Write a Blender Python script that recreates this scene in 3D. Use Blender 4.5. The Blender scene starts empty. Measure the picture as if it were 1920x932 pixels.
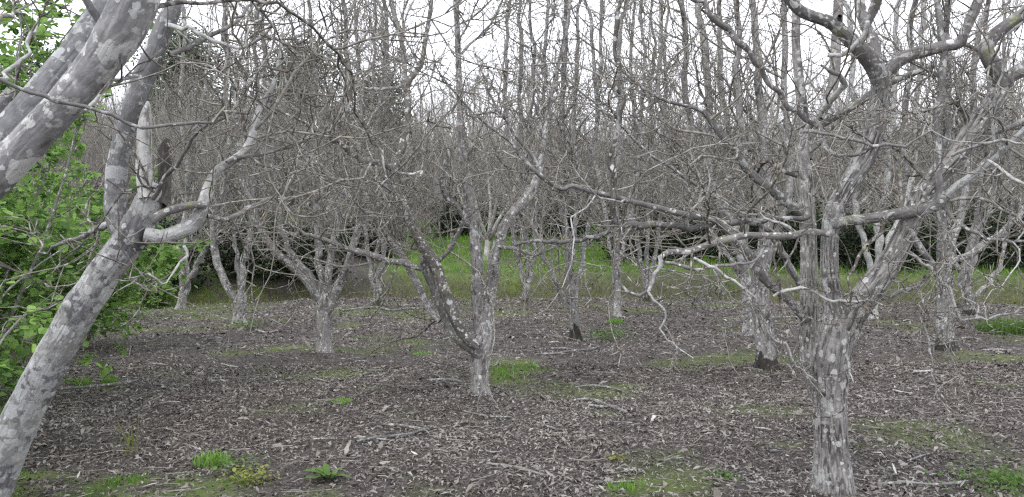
import bpy, math, random
import numpy as np
from mathutils import Vector

random.seed(11)
rng = np.random.default_rng(11)
S = bpy.context.scene
COL = S.collection

# ------------------------------------------------------------------ camera
F = 1507.0
HOR = 466.0
CAMH = 1.6
cam_d = bpy.data.cameras.new('camera')
cam = bpy.data.objects.new('camera', cam_d)
COL.objects.link(cam)
cam.location = (0, 0, CAMH)
cam.rotation_euler = (math.radians(90), 0, 0)
cam_d.sensor_width = 36
cam_d.lens = 36 * F / 1920
cam_d.clip_start = 0.05
cam_d.clip_end = 1200
S.camera = cam

# ------------------------------------------------------------------ world
world = bpy.data.worlds.new('World')
S.world = world
world.use_nodes = True
wn, wl = world.node_tree.nodes, world.node_tree.links
wn.clear()
wo = wn.new('ShaderNodeOutputWorld')
sky = wn.new('ShaderNodeTexSky')
sky.sky_type = 'NISHITA'
sky.sun_disc = False
SUN_EL, SUN_AZ = math.radians(52), math.radians(215)
sky.sun_elevation = SUN_EL
sky.sun_rotation = SUN_AZ
bg1 = wn.new('ShaderNodeBackground'); bg1.inputs[1].default_value = 0.1
wl.new(sky.outputs[0], bg1.inputs[0])
tc = wn.new('ShaderNodeTexCoord')
nz = wn.new('ShaderNodeTexNoise'); nz.inputs['Scale'].default_value = 1.6; nz.inputs['Detail'].default_value = 4
wl.new(tc.outputs['Generated'], nz.inputs['Vector'])
rp = wn.new('ShaderNodeValToRGB')
rp.color_ramp.elements[0].position = 0.3; rp.color_ramp.elements[0].color = (0.84, 0.865, 0.95, 1)
rp.color_ramp.elements[1].position = 0.65; rp.color_ramp.elements[1].color = (0.95, 0.965, 1.0, 1)
wl.new(nz.outputs[0], rp.inputs[0])
bg2 = wn.new('ShaderNodeBackground'); bg2.inputs[1].default_value = 1.05
wl.new(rp.outputs[0], bg2.inputs[0])
mx = wn.new('ShaderNodeMixShader'); mx.inputs[0].default_value = 0.9
wl.new(bg1.outputs[0], mx.inputs[1]); wl.new(bg2.outputs[0], mx.inputs[2])
wl.new(mx.outputs[0], wo.inputs[0])

sd = bpy.data.lights.new('sun', 'SUN')
sd.energy = 0.7; sd.angle = math.radians(14); sd.color = (1.0, 0.97, 0.92)
sun = bpy.data.objects.new('sun', sd); COL.objects.link(sun)
v = Vector((math.sin(SUN_AZ) * math.cos(SUN_EL), math.cos(SUN_AZ) * math.cos(SUN_EL), math.sin(SUN_EL)))
sun.rotation_euler = v.to_track_quat('Z', 'Y').to_euler()
sun.location = v * 60

S.view_settings.view_transform = 'Standard'
S.view_settings.look = 'None'
S.view_settings.exposure = 1.15
S.view_settings.gamma = 1.0
S.render.engine = 'CYCLES'
S.cycles.max_bounces = 5
S.cycles.diffuse_bounces = 3
S.cycles.transparent_max_bounces = 4
S.cycles.use_denoising = False
S.cycles.pixel_filter_type = 'BLACKMAN_HARRIS'
S.cycles.filter_width = 1.3

# ------------------------------------------------------------------ helpers
def px(x, y, d):
    return np.array([(x - 960) / F * d, d, CAMH + (HOR - y) / F * d])

def _hash(i, j, k, seed):
    h = (i * 374761393 + j * 668265263 + k * 2147483647 + seed * 974634777) & 0xFFFFFFFF
    h = ((h ^ (h >> 13)) * 1274126177) & 0xFFFFFFFF
    h = h ^ (h >> 16)
    return (h & 0xFFFFFF) / float(0xFFFFFF)

def vnoise(p, seed=0):
    """value noise in -1..1 for an (n,3) array"""
    p = np.asarray(p, float)
    i = np.floor(p).astype(np.int64); f = p - i
    f = f * f * (3 - 2 * f)
    r = 0
    for a in (0, 1):
        for b in (0, 1):
            for c in (0, 1):
                w = (f[..., 0] if a else 1 - f[..., 0]) * (f[..., 1] if b else 1 - f[..., 1]) * (f[..., 2] if c else 1 - f[..., 2])
                r = r + w * _hash(i[..., 0] + a, i[..., 1] + b, i[..., 2] + c, seed)
    return r * 2 - 1

def smooth(e0, e1, x):
    t = np.clip((x - e0) / (e1 - e0), 0, 1)
    return t * t * (3 - 2 * t)

def bank_foot(x):
    return 26.5 - 3.2 * smooth(4, 12, x) - 3.5 * smooth(-3, -10, x) + 0.5 * np.sin(x * 0.7)

BASES = [(1561, 943, 5.05), (901, 750, 8.5), (609, 670, 11.8), (449, 612, 16.4), (337, 585, 20.2), (707, 580, 21), (985, 578, 21.5), (1079, 642, 13.7), (1158, 602, 17.7), (1212, 572, 22.7), (1438, 703, 10.2), (1404, 636, 14.2), (1636, 612, 17), (1775, 669, 11.8), (1814, 598, 18.2)]
def gh(x, y):
    x = np.asarray(x, float); y = np.asarray(y, float)
    f = bank_foot(x)
    z = 0.0 * x
    flat = 1 - smooth(-2, 2, y - f)
    P = np.stack([x * 0.55, y * 0.55, 0 * x], -1)
    P2 = np.stack([x * 2.1, y * 2.1, 0 * x + 5], -1)
    z = z + 0.05 * vnoise(P, 3) + 0.018 * vnoise(P2, 4)
    z = z * smooth(2, 5, y) 
    for bx, by, bd in BASES:
        q = ((x - (bx - 960) / F * bd) ** 2 + (y - bd) ** 2)
        z = z + 0.06 * np.exp(-q / 0.10) + 0.03 * np.exp(-q / 0.5)
    z = z + 0.75 * smooth(0, 1.7, y - f) + 1.2 * smooth(1.5, 9, y - f)
    z = z + np.maximum(0, y - f - 9) * (0.105 + 0.055 * smooth(-4, -25, x))
    z = z * 1.0
    far = smooth(110, 160, y)
    z = z * (1 - far) + (12.5 + 2 * smooth(-4, -25, x)) * far
    return z

def gpt(x, y):
    """ground point seen at pixel x,y on the orchard floor"""
    d = CAMH * F / (y - HOR)
    X = (x - 960) / F * d
    return np.array([X, d, float(gh(X, d))])

def make_mesh(name, verts, quads=None, tris=None, attrs=None, mat=None, smooth_shade=True):
    me = bpy.data.meshes.new(name)
    verts = np.ascontiguousarray(verts, dtype=np.float32)
    loops = []; starts = []; n = 0
    if quads is not None and len(quads):
        q = np.asarray(quads, dtype=np.int32); loops.append(q.ravel()); starts.append(np.arange(len(q)) * 4); n = q.size
    if tris is not None and len(tris):
        t = np.asarray(tris, dtype=np.int32); loops.append(t.ravel()); starts.append(np.arange(len(t)) * 3 + n); n += t.size
    lo = np.concatenate(loops); st = np.concatenate(starts).astype(np.int32)
    me.vertices.add(len(verts)); me.vertices.foreach_set('co', verts.ravel())
    me.loops.add(len(lo)); me.loops.foreach_set('vertex_index', lo)
    me.polygons.add(len(st)); me.polygons.foreach_set('loop_start', st)
    if smooth_shade:
        me.polygons.foreach_set('use_smooth', np.ones(len(st), dtype=bool))
    for k, a in (attrs or {}).items():
        a = np.ascontiguousarray(a, dtype=np.float32)
        if a.ndim == 2:
            at = me.attributes.new(k, 'FLOAT_VECTOR', 'POINT'); at.data.foreach_set('vector', a.ravel())
        else:
            at = me.attributes.new(k, 'FLOAT', 'POINT'); at.data.foreach_set('value', a)
    me.update(calc_edges=True)
    if mat: me.materials.append(mat)
    return me

def link(name, me, parent=None, loc=None, kind=None, label=None, cat=None, group=None):
    o = bpy.data.objects.new(name, me); COL.objects.link(o)
    if parent is not None: o.parent = parent
    if loc is not None: o.location = loc
    tag(o, label, cat, group, kind)
    return o

def tag(o, label=None, cat=None, group=None, kind=None):
    if label: o['label'] = label
    if cat: o['category'] = cat
    if group: o['group'] = group
    if kind: o['kind'] = kind

# ------------------------------------------------------------------ tubes
def frames(P):
    T = np.gradient(P, axis=1)
    T /= np.linalg.norm(T, axis=2, keepdims=True) + 1e-9
    N, K, _ = P.shape
    ref = np.where(np.abs(T[:, 0, 2:3]) > 0.9, np.array([[1., 0, 0]]), np.array([[0, 0, 1.]]))
    U = np.zeros_like(P)
    u = np.cross(ref, T[:, 0]); u /= np.linalg.norm(u, axis=1, keepdims=True) + 1e-9
    for k in range(K):
        u = u - T[:, k] * np.sum(u * T[:, k], axis=1, keepdims=True)
        u /= np.linalg.norm(u, axis=1, keepdims=True) + 1e-9
        U[:, k] = u
    return T, U, np.cross(T, U)

def tubes(P, R, n, disp=None, cap=False):
    """P (N,K,3), R (N,K) -> verts, quads, bark coordinate, branch radius"""
    N, K, _ = P.shape
    T, U, V = frames(P)
    th = np.linspace(0, 2 * math.pi, n, endpoint=False)
    seg = np.linalg.norm(np.diff(P, axis=1), axis=2)
    s = np.concatenate([np.zeros((N, 1)), np.cumsum(seg, axis=1)], axis=1) + rng.uniform(0, 50, (N, 1))
    c, sn = np.cos(th), np.sin(th)
    RR = np.repeat(R[:, :, None], n, axis=2)
    bark = np.stack([RR * c, RR * sn, np.repeat(s[:, :, None], n, axis=2)], -1)
    if disp is not None:
        RR = RR + disp(bark, RR); fis = disp.last.reshape(-1)
    else: fis = np.zeros(N * K * n)
    Vt = P[:, :, None, :] + RR[..., None] * (U[:, :, None, :] * c[None, None, :, None] + V[:, :, None, :] * sn[None, None, :, None])
    base = (np.arange(N) * K * n)[:, None, None]
    k = (np.arange(K - 1) * n)[None, :, None]
    j = np.arange(n)[None, None, :]; j2 = (j + 1) % n
    a = base + k + j; b = base + k + j2
    Q = np.stack([a, b, b + n, a + n], -1).reshape(-1, 4)
    tone = np.repeat(rng.uniform(0, 1, N), K * n)
    rad = fis
    verts = Vt.reshape(-1, 3); bk = bark.reshape(-1, 3)
    tris = None
    if cap:
        ce = P[:, -1] + T[:, -1] * R[:, -1:] * 0.25
        ids = len(verts) + np.arange(N)
        last = (np.arange(N) * K * n + (K - 1) * n)[:, None] + np.arange(n)[None, :]
        nxt = np.roll(last, -1, axis=1)
        tris = np.stack([last, nxt, np.repeat(ids[:, None], n, 1)], -1).reshape(-1, 3)
        verts = np.concatenate([verts, ce]); bk = np.concatenate([bk, np.stack([0 * ids, 0 * ids, s[:, -1]], -1)])
        tone = np.concatenate([tone, np.full(N, .5)]); rad = np.concatenate([rad, 0 * R[:, -1]])
    return verts, Q, tris, bk, tone, rad

class Acc:
    def __init__(s): s.v = []; s.q = []; s.t = []; s.b = []; s.o = []; s.r = []; s.n = 0
    def add(s, v, q, t, b, o, r):
        s.v.append(v); s.q.append(q + s.n)
        if t is not None: s.t.append(t + s.n)
        s.b.append(b); s.o.append(o); s.r.append(r); s.n += len(v)
    def mesh(s, name, mat, origin=(0, 0, 0)):
        return make_mesh(name, np.concatenate(s.v) - np.asarray(origin), np.concatenate(s.q), np.concatenate(s.t) if s.t else None,
                         {'bark': np.concatenate(s.b), 'tone': np.concatenate(s.o), 'fis': np.concatenate(s.r)}, mat)

def catmull(C, W, step):
    C = np.asarray(C, float); W = np.asarray(W, float)
    out, wo_ = [], []
    n = len(C)
    for i in range(n - 1):
        p0 = C[max(i - 1, 0)]; p1 = C[i]; p2 = C[i + 1]; p3 = C[min(i + 2, n - 1)]
        if i == 0: p0 = 2 * p1 - p2
        if i == n - 2: p3 = 2 * p2 - p1
        m = max(1, int(np.linalg.norm(p2 - p1) / step))
        t = np.linspace(0, 1, m, endpoint=False)[:, None]
        out.append(0.5 * (2 * p1 + (p2 - p0) * t + (2 * p0 - 5 * p1 + 4 * p2 - p3) * t ** 2 + (-p0 + 3 * p1 - 3 * p2 + p3) * t ** 3))
        wo_.append(W[i] + (W[i + 1] - W[i]) * t[:, 0])
    out.append(C[-1:]); wo_.append(W[-1:])
    return np.concatenate(out), np.concatenate(wo_)

def grow(P, R, count, tr=(0.15, 1.0), length=(0.4, 1.0), ratio=0.5, ang=(35, 75), up=0.05, wig=0.25, K=7, rmin=0.0015, rmax=1, taper=0.3, weight=None, tip=True, out=None):
    """children grown from parents. returns (count,K,3),(count,K)"""
    N, KP, _ = P.shape
    L = np.linalg.norm(np.diff(P, axis=1), axis=2).sum(1)
    w = L / L.sum() if weight is None else weight / weight.sum()
    pi = rng.choice(N, count, p=w)
    t = rng.uniform(tr[0], tr[1], count) * (KP - 1)
    i = np.minimum(t.astype(int), KP - 2); f = (t - i)[:, None]
    p = P[pi, i] * (1 - f) + P[pi, i + 1] * f
    r = R[pi, i] * (1 - f[:, 0]) + R[pi, i + 1] * f[:, 0]
    T = P[pi, i + 1] - P[pi, i]; T /= np.linalg.norm(T, axis=1, keepdims=True) + 1e-9
    q = rng.normal(size=(count, 3))
    if out is not None: q = q + out * np.stack([p[:, 0] - out_c[0], p[:, 1] - out_c[1], 0 * p[:, 0]], -1)
    q -= T * np.sum(q * T, axis=1, keepdims=True); q /= np.linalg.norm(q, axis=1, keepdims=True) + 1e-9
    a = np.radians(rng.uniform(ang[0], ang[1], count))[:, None]
    d = T * np.cos(a) + q * np.sin(a)
    ln = rng.uniform(length[0], length[1], count) * (1.15 - 0.55 * t / (KP - 1))
    r0 = np.clip(np.minimum(r * ratio * rng.uniform(0.7, 1.1, count), r * 0.85), rmin, rmax)
    ln = ln * np.clip(r0 / (0.55 * ratio * (R.mean() + 1e-6)), 0.55, 1.5)
    Pc = np.zeros((count, K, 3)); Rc = np.zeros((count, K))
    Pc[:, 0] = p; Rc[:, 0] = r0
    st = (ln / (K - 1))[:, None]
    m = rng.normal(size=(count, 3)) * wig * 0.6
    for k in range(1, K):
        m = 0.15 * m + rng.normal(size=(count, 3)) * wig * (1.25 if k % 2 else 0.35)
        d = d + m + np.array([0, 0, up])
        d /= np.linalg.norm(d, axis=1, keepdims=True)
        Pc[:, k] = Pc[:, k - 1] + d * st
        Rc[:, k] = np.maximum(r0 * (1 - (1 - taper) * k / (K - 1)), 0.0009)
    # keep off the ground
    g = gh_fast(Pc[..., 0], Pc[..., 1]) if KEEP_OFF else None
    if g is not None: Pc[..., 2] = np.maximum(Pc[..., 2], g + 0.05)
    return Pc, Rc

KEEP_OFF = True
def gh_fast(x, y):
    return 0.0 * x

# ------------------------------------------------------------------ node helpers
class NT:
    def __init__(s, name, rough=0.85):
        s.m = bpy.data.materials.new(name); s.m.use_nodes = True
        s.n = s.m.node_tree.nodes; s.l = s.m.node_tree.links; s.n.clear()
        s.out = s.n.new('ShaderNodeOutputMaterial'); s.b = s.n.new('ShaderNodeBsdfPrincipled')
        s.b.inputs['Roughness'].default_value = rough
        s.b.inputs['Specular IOR Level'].default_value = 0.25
        s.l.new(s.b.outputs[0], s.out.inputs[0])
    def attr(s, name, vec=True):
        a = s.n.new('ShaderNodeAttribute'); a.attribute_name = name
        return a.outputs['Vector'] if vec else a.outputs['Fac']
    def vscale(s, v, sc):
        m = s.n.new('ShaderNodeVectorMath'); m.operation = 'MULTIPLY'; s.l.new(v, m.inputs[0]); m.inputs[1].default_value = sc
        return m.outputs[0]
    def vadd(s, v, w):
        m = s.n.new('ShaderNodeVectorMath'); m.operation = 'ADD'; s.l.new(v, m.inputs[0]); s.l.new(w, m.inputs[1]); return m.outputs[0]
    def noise(s, v, sc, det=4, rough=0.55, color=False):
        m = s.n.new('ShaderNodeTexNoise'); m.inputs['Scale'].default_value = sc; m.inputs['Detail'].default_value = det
        m.inputs['Roughness'].default_value = rough; s.l.new(v, m.inputs['Vector']); return m.outputs['Color' if color else 0]
    def voro(s, v, sc, feat='F1', out='Distance', rnd=1):
        m = s.n.new('ShaderNodeTexVoronoi'); m.feature = feat; m.inputs['Scale'].default_value = sc; m.inputs['Randomness'].default_value = rnd
        s.l.new(v, m.inputs['Vector']); return m.outputs[out]
    def math(s, op, a, b=None, clamp=False):
        m = s.n.new('ShaderNodeMath'); m.operation = op; m.use_clamp = clamp
        for i, x in enumerate((a, b)):
            if x is None: continue
            if isinstance(x, (int, float)): m.inputs[i].default_value = x
            else: s.l.new(x, m.inputs[i])
        return m.outputs[0]
    def ramp(s, f, stops):
        m = s.n.new('ShaderNodeValToRGB'); e = m.color_ramp.elements
        while len(e) < len(stops): e.new(0.5)
        for q, (p, c) in zip(e, stops):
            q.position = p; q.color = (*c, 1) if len(c) == 3 else c
        s.l.new(f, m.inputs[0]); return m.outputs[0]
    def step(s, f, a, b):
        m = s.n.new('ShaderNodeMapRange'); m.inputs[1].default_value = a; m.inputs[2].default_value = b
        s.l.new(f, m.inputs[0]); return m.outputs[0]
    def mix(s, f, a, b, mode='MIX'):
        m = s.n.new('ShaderNodeMix'); m.data_type = 'RGBA'; m.blend_type = mode
        for i, x in ((0, f), (6, a), (7, b)):
            if isinstance(x, (int, float)): m.inputs[i].default_value = x
            elif isinstance(x, tuple): m.inputs[i].default_value = (*x, 1)
            else: s.l.new(x, m.inputs[i])
        return m.outputs[2]
    def bump(s, h, strength, dist):
        m = s.n.new('ShaderNodeBump'); m.inputs['Strength'].default_value = strength; m.inputs['Distance'].default_value = dist
        s.l.new(h, m.inputs['Height']); s.l.new(m.outputs[0], s.b.inputs['Normal'])
    def color(s, c): s.l.new(c, s.b.inputs['Base Color'])

def bark_mat(name, lo, hi, fiss=0.5, lichen=0.3, big=0.0, spots=0.0, orange=0.3, foot=False, moss=0.0, fs=1.0, far=False, mott=False):
    t = NT(name)
    b = t.attr('bark')
    warp = t.vscale(t.noise(b, 18, 3, color=True), (0.03, 0.03, 0.03))
    bw = t.vadd(b, warp)
    n1 = t.noise(b, 7, 5)
    c = t.ramp(n1, [(0.3, lo), (0.7, hi)])
    # fine mottling
    n2 = t.noise(b, 38, 3)
    c = t.mix(0.55, c, t.ramp(n2, [(0.25, (0.25,) * 3), (0.75, (0.8,) * 3)]), 'OVERLAY')
    # long fissures
    st = t.vscale(bw, (1, 1, 0.10))
    fz = t.voro(st, 34 * fs, 'DISTANCE_TO_EDGE')
    fm = t.ramp(fz, [(0.03, (1,) * 3), (0.20, (0,) * 3)])
    f2 = t.noise(t.vscale(b, (1, 1, 0.12)), 62, 4)
    fm2 = t.ramp(f2, [(0.36, (1,) * 3), (0.5, (0,) * 3)])
    fall = t.math('MULTIPLY', t.math('MAXIMUM', fm, t.math('MULTIPLY', fm2, 0.6)), fiss, True)
    fa = t.ramp(t.attr('fis', False), [(0.12, (0,) * 3), (0.55, (1,) * 3)])
    fall = t.math('MAXIMUM', t.math('MULTIPLY', fall, 0.55), t.math('MULTIPLY', fa, min(0.85, fiss * 1.1)))
    gate = t.ramp(t.noise(b, 5, 3), [(0.35, (0.6,) * 3), (0.6, (1,) * 3)])
    fall = t.math('MULTIPLY', fall, gate)
    c = t.mix(fall, c, (0.035, 0.031, 0.03))
    h = t.math('SUBTRACT', t.math('MULTIPLY', n2, 0.35), fall)
    if mott:
        vq = t.vadd(b, t.vscale(t.noise(b, 22, 5, 0.7, color=True), (0.14,) * 3))
        vc = t.voro(vq, 9, 'F1', 'Color'); sq = t.n.new('ShaderNodeSeparateColor'); t.l.new(vc, sq.inputs[0])
        ve = t.voro(vq, 9, 'DISTANCE_TO_EDGE')
        c = t.mix(t.math('MULTIPLY', t.ramp(sq.outputs[0], [(0.45, (0,) * 3), (0.5, (1,) * 3)]), 0.65), c, (0.40, 0.395, 0.38))
        c = t.mix(t.math('MULTIPLY', t.ramp(ve, [(0.01, (1,) * 3), (0.07, (0,) * 3)]), 0.5), c, (0.13, 0.125, 0.12))
        c = t.mix(t.math('MULTIPLY', t.ramp(t.noise(b, 3.3, 5), [(0.55, (0,) * 3), (0.68, (1,) * 3)]), 0.5), c, (0.17, 0.165, 0.17))
    # small pale crust lichen
    if lichen > 0:
        ln = t.noise(bw, 26, 6, 0.62)
        reg = t.noise(b, 4.5, 3)
        lm = t.ramp(t.math('ADD', ln, t.math('MULTIPLY', t.math('SUBTRACT', reg, 0.5), 0.7)),
                    [(0.62 - 0.22 * lichen, (0,) * 3), (0.66 - 0.2 * lichen, (1,) * 3)])
        lm = t.math('MULTIPLY', lm, 0.75)
        c = t.mix(lm, c, t.ramp(t.noise(b, 40, 2), [(0.3, (0.40, 0.41, 0.41)), (0.7, (0.6, 0.61, 0.6))]))
    # round pale spots
    for k, (sc, amt, off) in enumerate([(22, spots, 0.0), (42, spots * 0.9, 3.3), (11.0, big, 7.7)]):
        if amt <= 0: continue
        vv = t.vadd(t.vscale(bw, (1, 1, 0.8)), t.vscale(t.noise(b, 40, 3, 0.6, color=True), (0.016,) * 3))
        if off:
            cm = t.n.new('ShaderNodeCombineXYZ'); cm.inputs[0].default_value = off; cm.inputs[2].default_value = off * 2
            vv = t.vadd(vv, cm.outputs[0])
        dd = t.voro(vv, sc)
        cc = t.voro(vv, sc, 'F1', 'Color')
        sep = t.n.new('ShaderNodeSeparateColor'); t.l.new(cc, sep.inputs[0])
        size = t.math('ADD', t.math('MULTIPLY', t.math('SUBTRACT', sep.outputs[0], 1 - amt), 0.4 / max(amt, .01)), 0.12)
        m = t.math('SUBTRACT', size, dd)
        m = t.math('MULTIPLY', t.ramp(t.math('MULTIPLY', m, 6), [(0.0, (0,) * 3), (0.25, (1,) * 3)]), t.ramp(sep.outputs[0], [(1 - amt, (0,) * 3), (1.005 - amt, (1,) * 3)]))
        tone = t.mix(sep.outputs[1], (0.42, 0.43, 0.44), (0.68, 0.69, 0.68))
        c = t.mix(t.math('MULTIPLY', m, 0.85), c, tone)
        h = t.math('ADD', h, t.math('MULTIPLY', m, 0.25))
    if orange > 0:
        vv = t.vadd(bw, t.vscale(b, (0.3, 0.3, 0)))
        dd = t.voro(vv, 5.5); cc = t.voro(vv, 5.5, 'F1', 'Color')
        sep = t.n.new('ShaderNodeSeparateColor'); t.l.new(cc, sep.inputs[0])
        size = t.math('MULTIPLY', t.math('SUBTRACT', sep.outputs[0], 1 - orange), 0.38 / orange)
        m = t.ramp(t.math('MULTIPLY', t.math('SUBTRACT', size, dd), 9), [(0.0, (0,) * 3), (0.4, (1,) * 3)])
        m = t.math('MULTIPLY', m, t.ramp(t.noise(b, 90, 3), [(0.35, (0.2,) * 3), (0.5, (1,) * 3)]))
        c = t.mix(m, c, t.mix(sep.outputs[1], (0.50, 0.27, 0.03), (0.38, 0.37, 0.10)))
    if moss > 0:
        mm = t.ramp(t.noise(b, 9, 4), [(0.66 - 0.25 * moss, (0,) * 3), (0.75 - 0.2 * moss, (1,) * 3)])
        c = t.mix(t.math('MULTIPLY', mm, 0.7), c, (0.23, 0.24, 0.10))
    if foot:
        g = t.n.new('ShaderNodeNewGeometry'); sx = t.n.new('ShaderNodeSeparateXYZ'); t.l.new(g.outputs['Position'], sx.inputs[0])
        zz = t.math('ADD', sx.outputs[2], t.math('MULTIPLY', t.math('SUBTRACT', t.noise(g.outputs['Position'], 9, 3), 0.5), 0.5))
        fmk = t.ramp(zz, [(0.23, (1,) * 3), (0.27, (0,) * 3)])
        oi = t.n.new('ShaderNodeObjectInfo')
        c = t.mix(t.math('MULTIPLY', fmk, 0.9), c, t.mix(t.ramp(oi.outputs['Random'], [(0.45, (0,) * 3), (0.5, (1,) * 3)]), (0.014, 0.011, 0.008), (0.045, 0.052, 0.010)))
    tn = t.attr('tone', False)
    c = t.mix(1.0, c, t.ramp(tn, [(0, (0.78,) * 3), (1, (1.12, 1.1, 1.08))]), 'MULTIPLY')
    if far:
        oi2 = t.n.new('ShaderNodeObjectInfo')
        c = t.mix(1.0, c, t.ramp(oi2.outputs['Random'], [(0, (0.5,) * 3), (1, (1.5, 1.48, 1.45))]), 'MULTIPLY')
    t.color(c)
    t.bump(h, 0.6, 0.008)
    return t.m

M = {}
MAIN = dict(fiss=1.0, lichen=0.12, spots=0.12, orange=0.04)
PALE = dict(fiss=0.8, lichen=0.25, spots=0.15, orange=0.04)
M['main'] = bark_mat('bark_fissured_grey', (0.25, 0.242, 0.236), (0.39, 0.38, 0.37), **MAIN)
M['main_foot'] = bark_mat('bark_fissured_mossy_foot', (0.19, 0.182, 0.18), (0.33, 0.32, 0.318), foot=True, **MAIN)
M['limb'] = bark_mat('bark_limb_grey', (0.135, 0.128, 0.125), (0.25, 0.242, 0.238), fiss=0.35, lichen=0.16, spots=0.26, orange=0.06, moss=0.22)
M['dark'] = bark_mat('bark_dark_with_pale_lichen', (0.085, 0.079, 0.073), (0.19, 0.18, 0.168), fiss=0.4, lichen=0.15, spots=0.3, big=0.06, orange=0.02, moss=0.15)
M['pale'] = bark_mat('bark_pale_grey', (0.19, 0.185, 0.18), (0.33, 0.32, 0.315), **PALE)
M['pale_foot'] = bark_mat('bark_pale_grey_dark_foot', (0.19, 0.185, 0.18), (0.33, 0.32, 0.315), foot=True, **PALE)
M['lean'] = bark_mat('bark_mottled_lichen', (0.165, 0.165, 0.18), (0.29, 0.285, 0.30), fiss=0.45, lichen=0.75, spots=0.35, big=0.25, orange=0.02, mott=True, fs=1.4)
M['smooth'] = bark_mat('bark_smooth_spotted', (0.175, 0.175, 0.182), (0.31, 0.31, 0.32), fiss=0.3, lichen=0.3, spots=0.3, big=0.2, orange=0.0, fs=1.6, moss=0.0)
M['white'] = bark_mat('bark_white_lichen', (0.20, 0.195, 0.19), (0.42, 0.415, 0.405), fiss=0.45, lichen=0.75, spots=0.2, orange=0.05, moss=0.3)
M['stem'] = bark_mat('bark_white_flaking', (0.34, 0.34, 0.33), (0.56, 0.56, 0.55), fiss=0.55, lichen=0.7, spots=0.2, orange=0.0)
M['rot'] = bark_mat('dead_dark_wood', (0.05, 0.043, 0.04), (0.15, 0.135, 0.125), fiss=1.0, lichen=0.05, orange=0)
M['far'] = bark_mat('bark_far_grey', (0.19, 0.18, 0.17), (0.32, 0.31, 0.30), fiss=0.2, lichen=0.3, orange=0.0, moss=0.15, far=True)

def twig_mat(name, lo, hi, yel=0.25):
    t = NT(name)
    b = t.attr('bark'); tn = t.attr('tone', False)
    c = t.mix(tn, lo, hi)
    n = t.noise(b, 22, 4)
    c = t.mix(t.ramp(n, [(0.5, (0,) * 3), (0.6, (0.7,) * 3)]), c, (0.44, 0.43, 0.41))
    n3 = t.noise(b, 7, 3)
    c = t.mix(t.ramp(n3, [(0.66 - yel * 0.2, (0,) * 3), (0.74 - yel * 0.2, (0.75,) * 3)]), c, (0.30, 0.29, 0.13))
    cc = t.voro(b, 14, 'F1', 'Color'); dd = t.voro(b, 14)
    sep = t.n.new('ShaderNodeSeparateColor'); t.l.new(cc, sep.inputs[0])
    m = t.math('MULTIPLY', t.ramp(sep.outputs[0], [(0.994 - (0.001 if yel > .2 else -.004), (0,) * 3), (0.9985, (1,) * 3)]), t.ramp(dd, [(0.3, (1,) * 3), (0.5, (0,) * 3)]))
    c = t.mix(m, c, (0.42, 0.27, 0.05))
    t.color(c); t.bump(n, 0.5, 0.003)
    return t.m
M['twig'] = twig_mat('twig_bark', (0.07, 0.061, 0.053), (0.245, 0.228, 0.20))
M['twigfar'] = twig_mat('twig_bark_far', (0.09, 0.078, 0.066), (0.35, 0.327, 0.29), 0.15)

# ------------------------------------------------------------------ bark relief
def relief(amp_f, amp_l, fs=1.0, seed=0):
    """real bark relief: lumps plus long ridges"""
    def f(bk, RR):
        p = bk.reshape(-1, 3)
        r = np.linalg.norm(p[:, :2], axis=1)
        lump = vnoise(p * np.array([9, 9, 5]), seed) * 0.6 + vnoise(p * np.array([22, 22, 14]), seed + 1) * 0.4
        w = vnoise(p * np.array([14, 14, 5]), seed + 4) * 0.25
        q = p * np.array([44, 44, 5.5]) * fs
        rid = np.abs(vnoise(q + w[:, None], seed + 2)) * 0.65 + np.abs(vnoise(q * 2.0, seed + 3)) * 0.35
        rid = 1 - np.clip(rid * 3.8, 0, 1)
        f.last = rid if amp_f > 0 else 0 * rid
        d = lump * amp_l * r - rid * amp_f
        return d.reshape(RR.shape)
    return f

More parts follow.
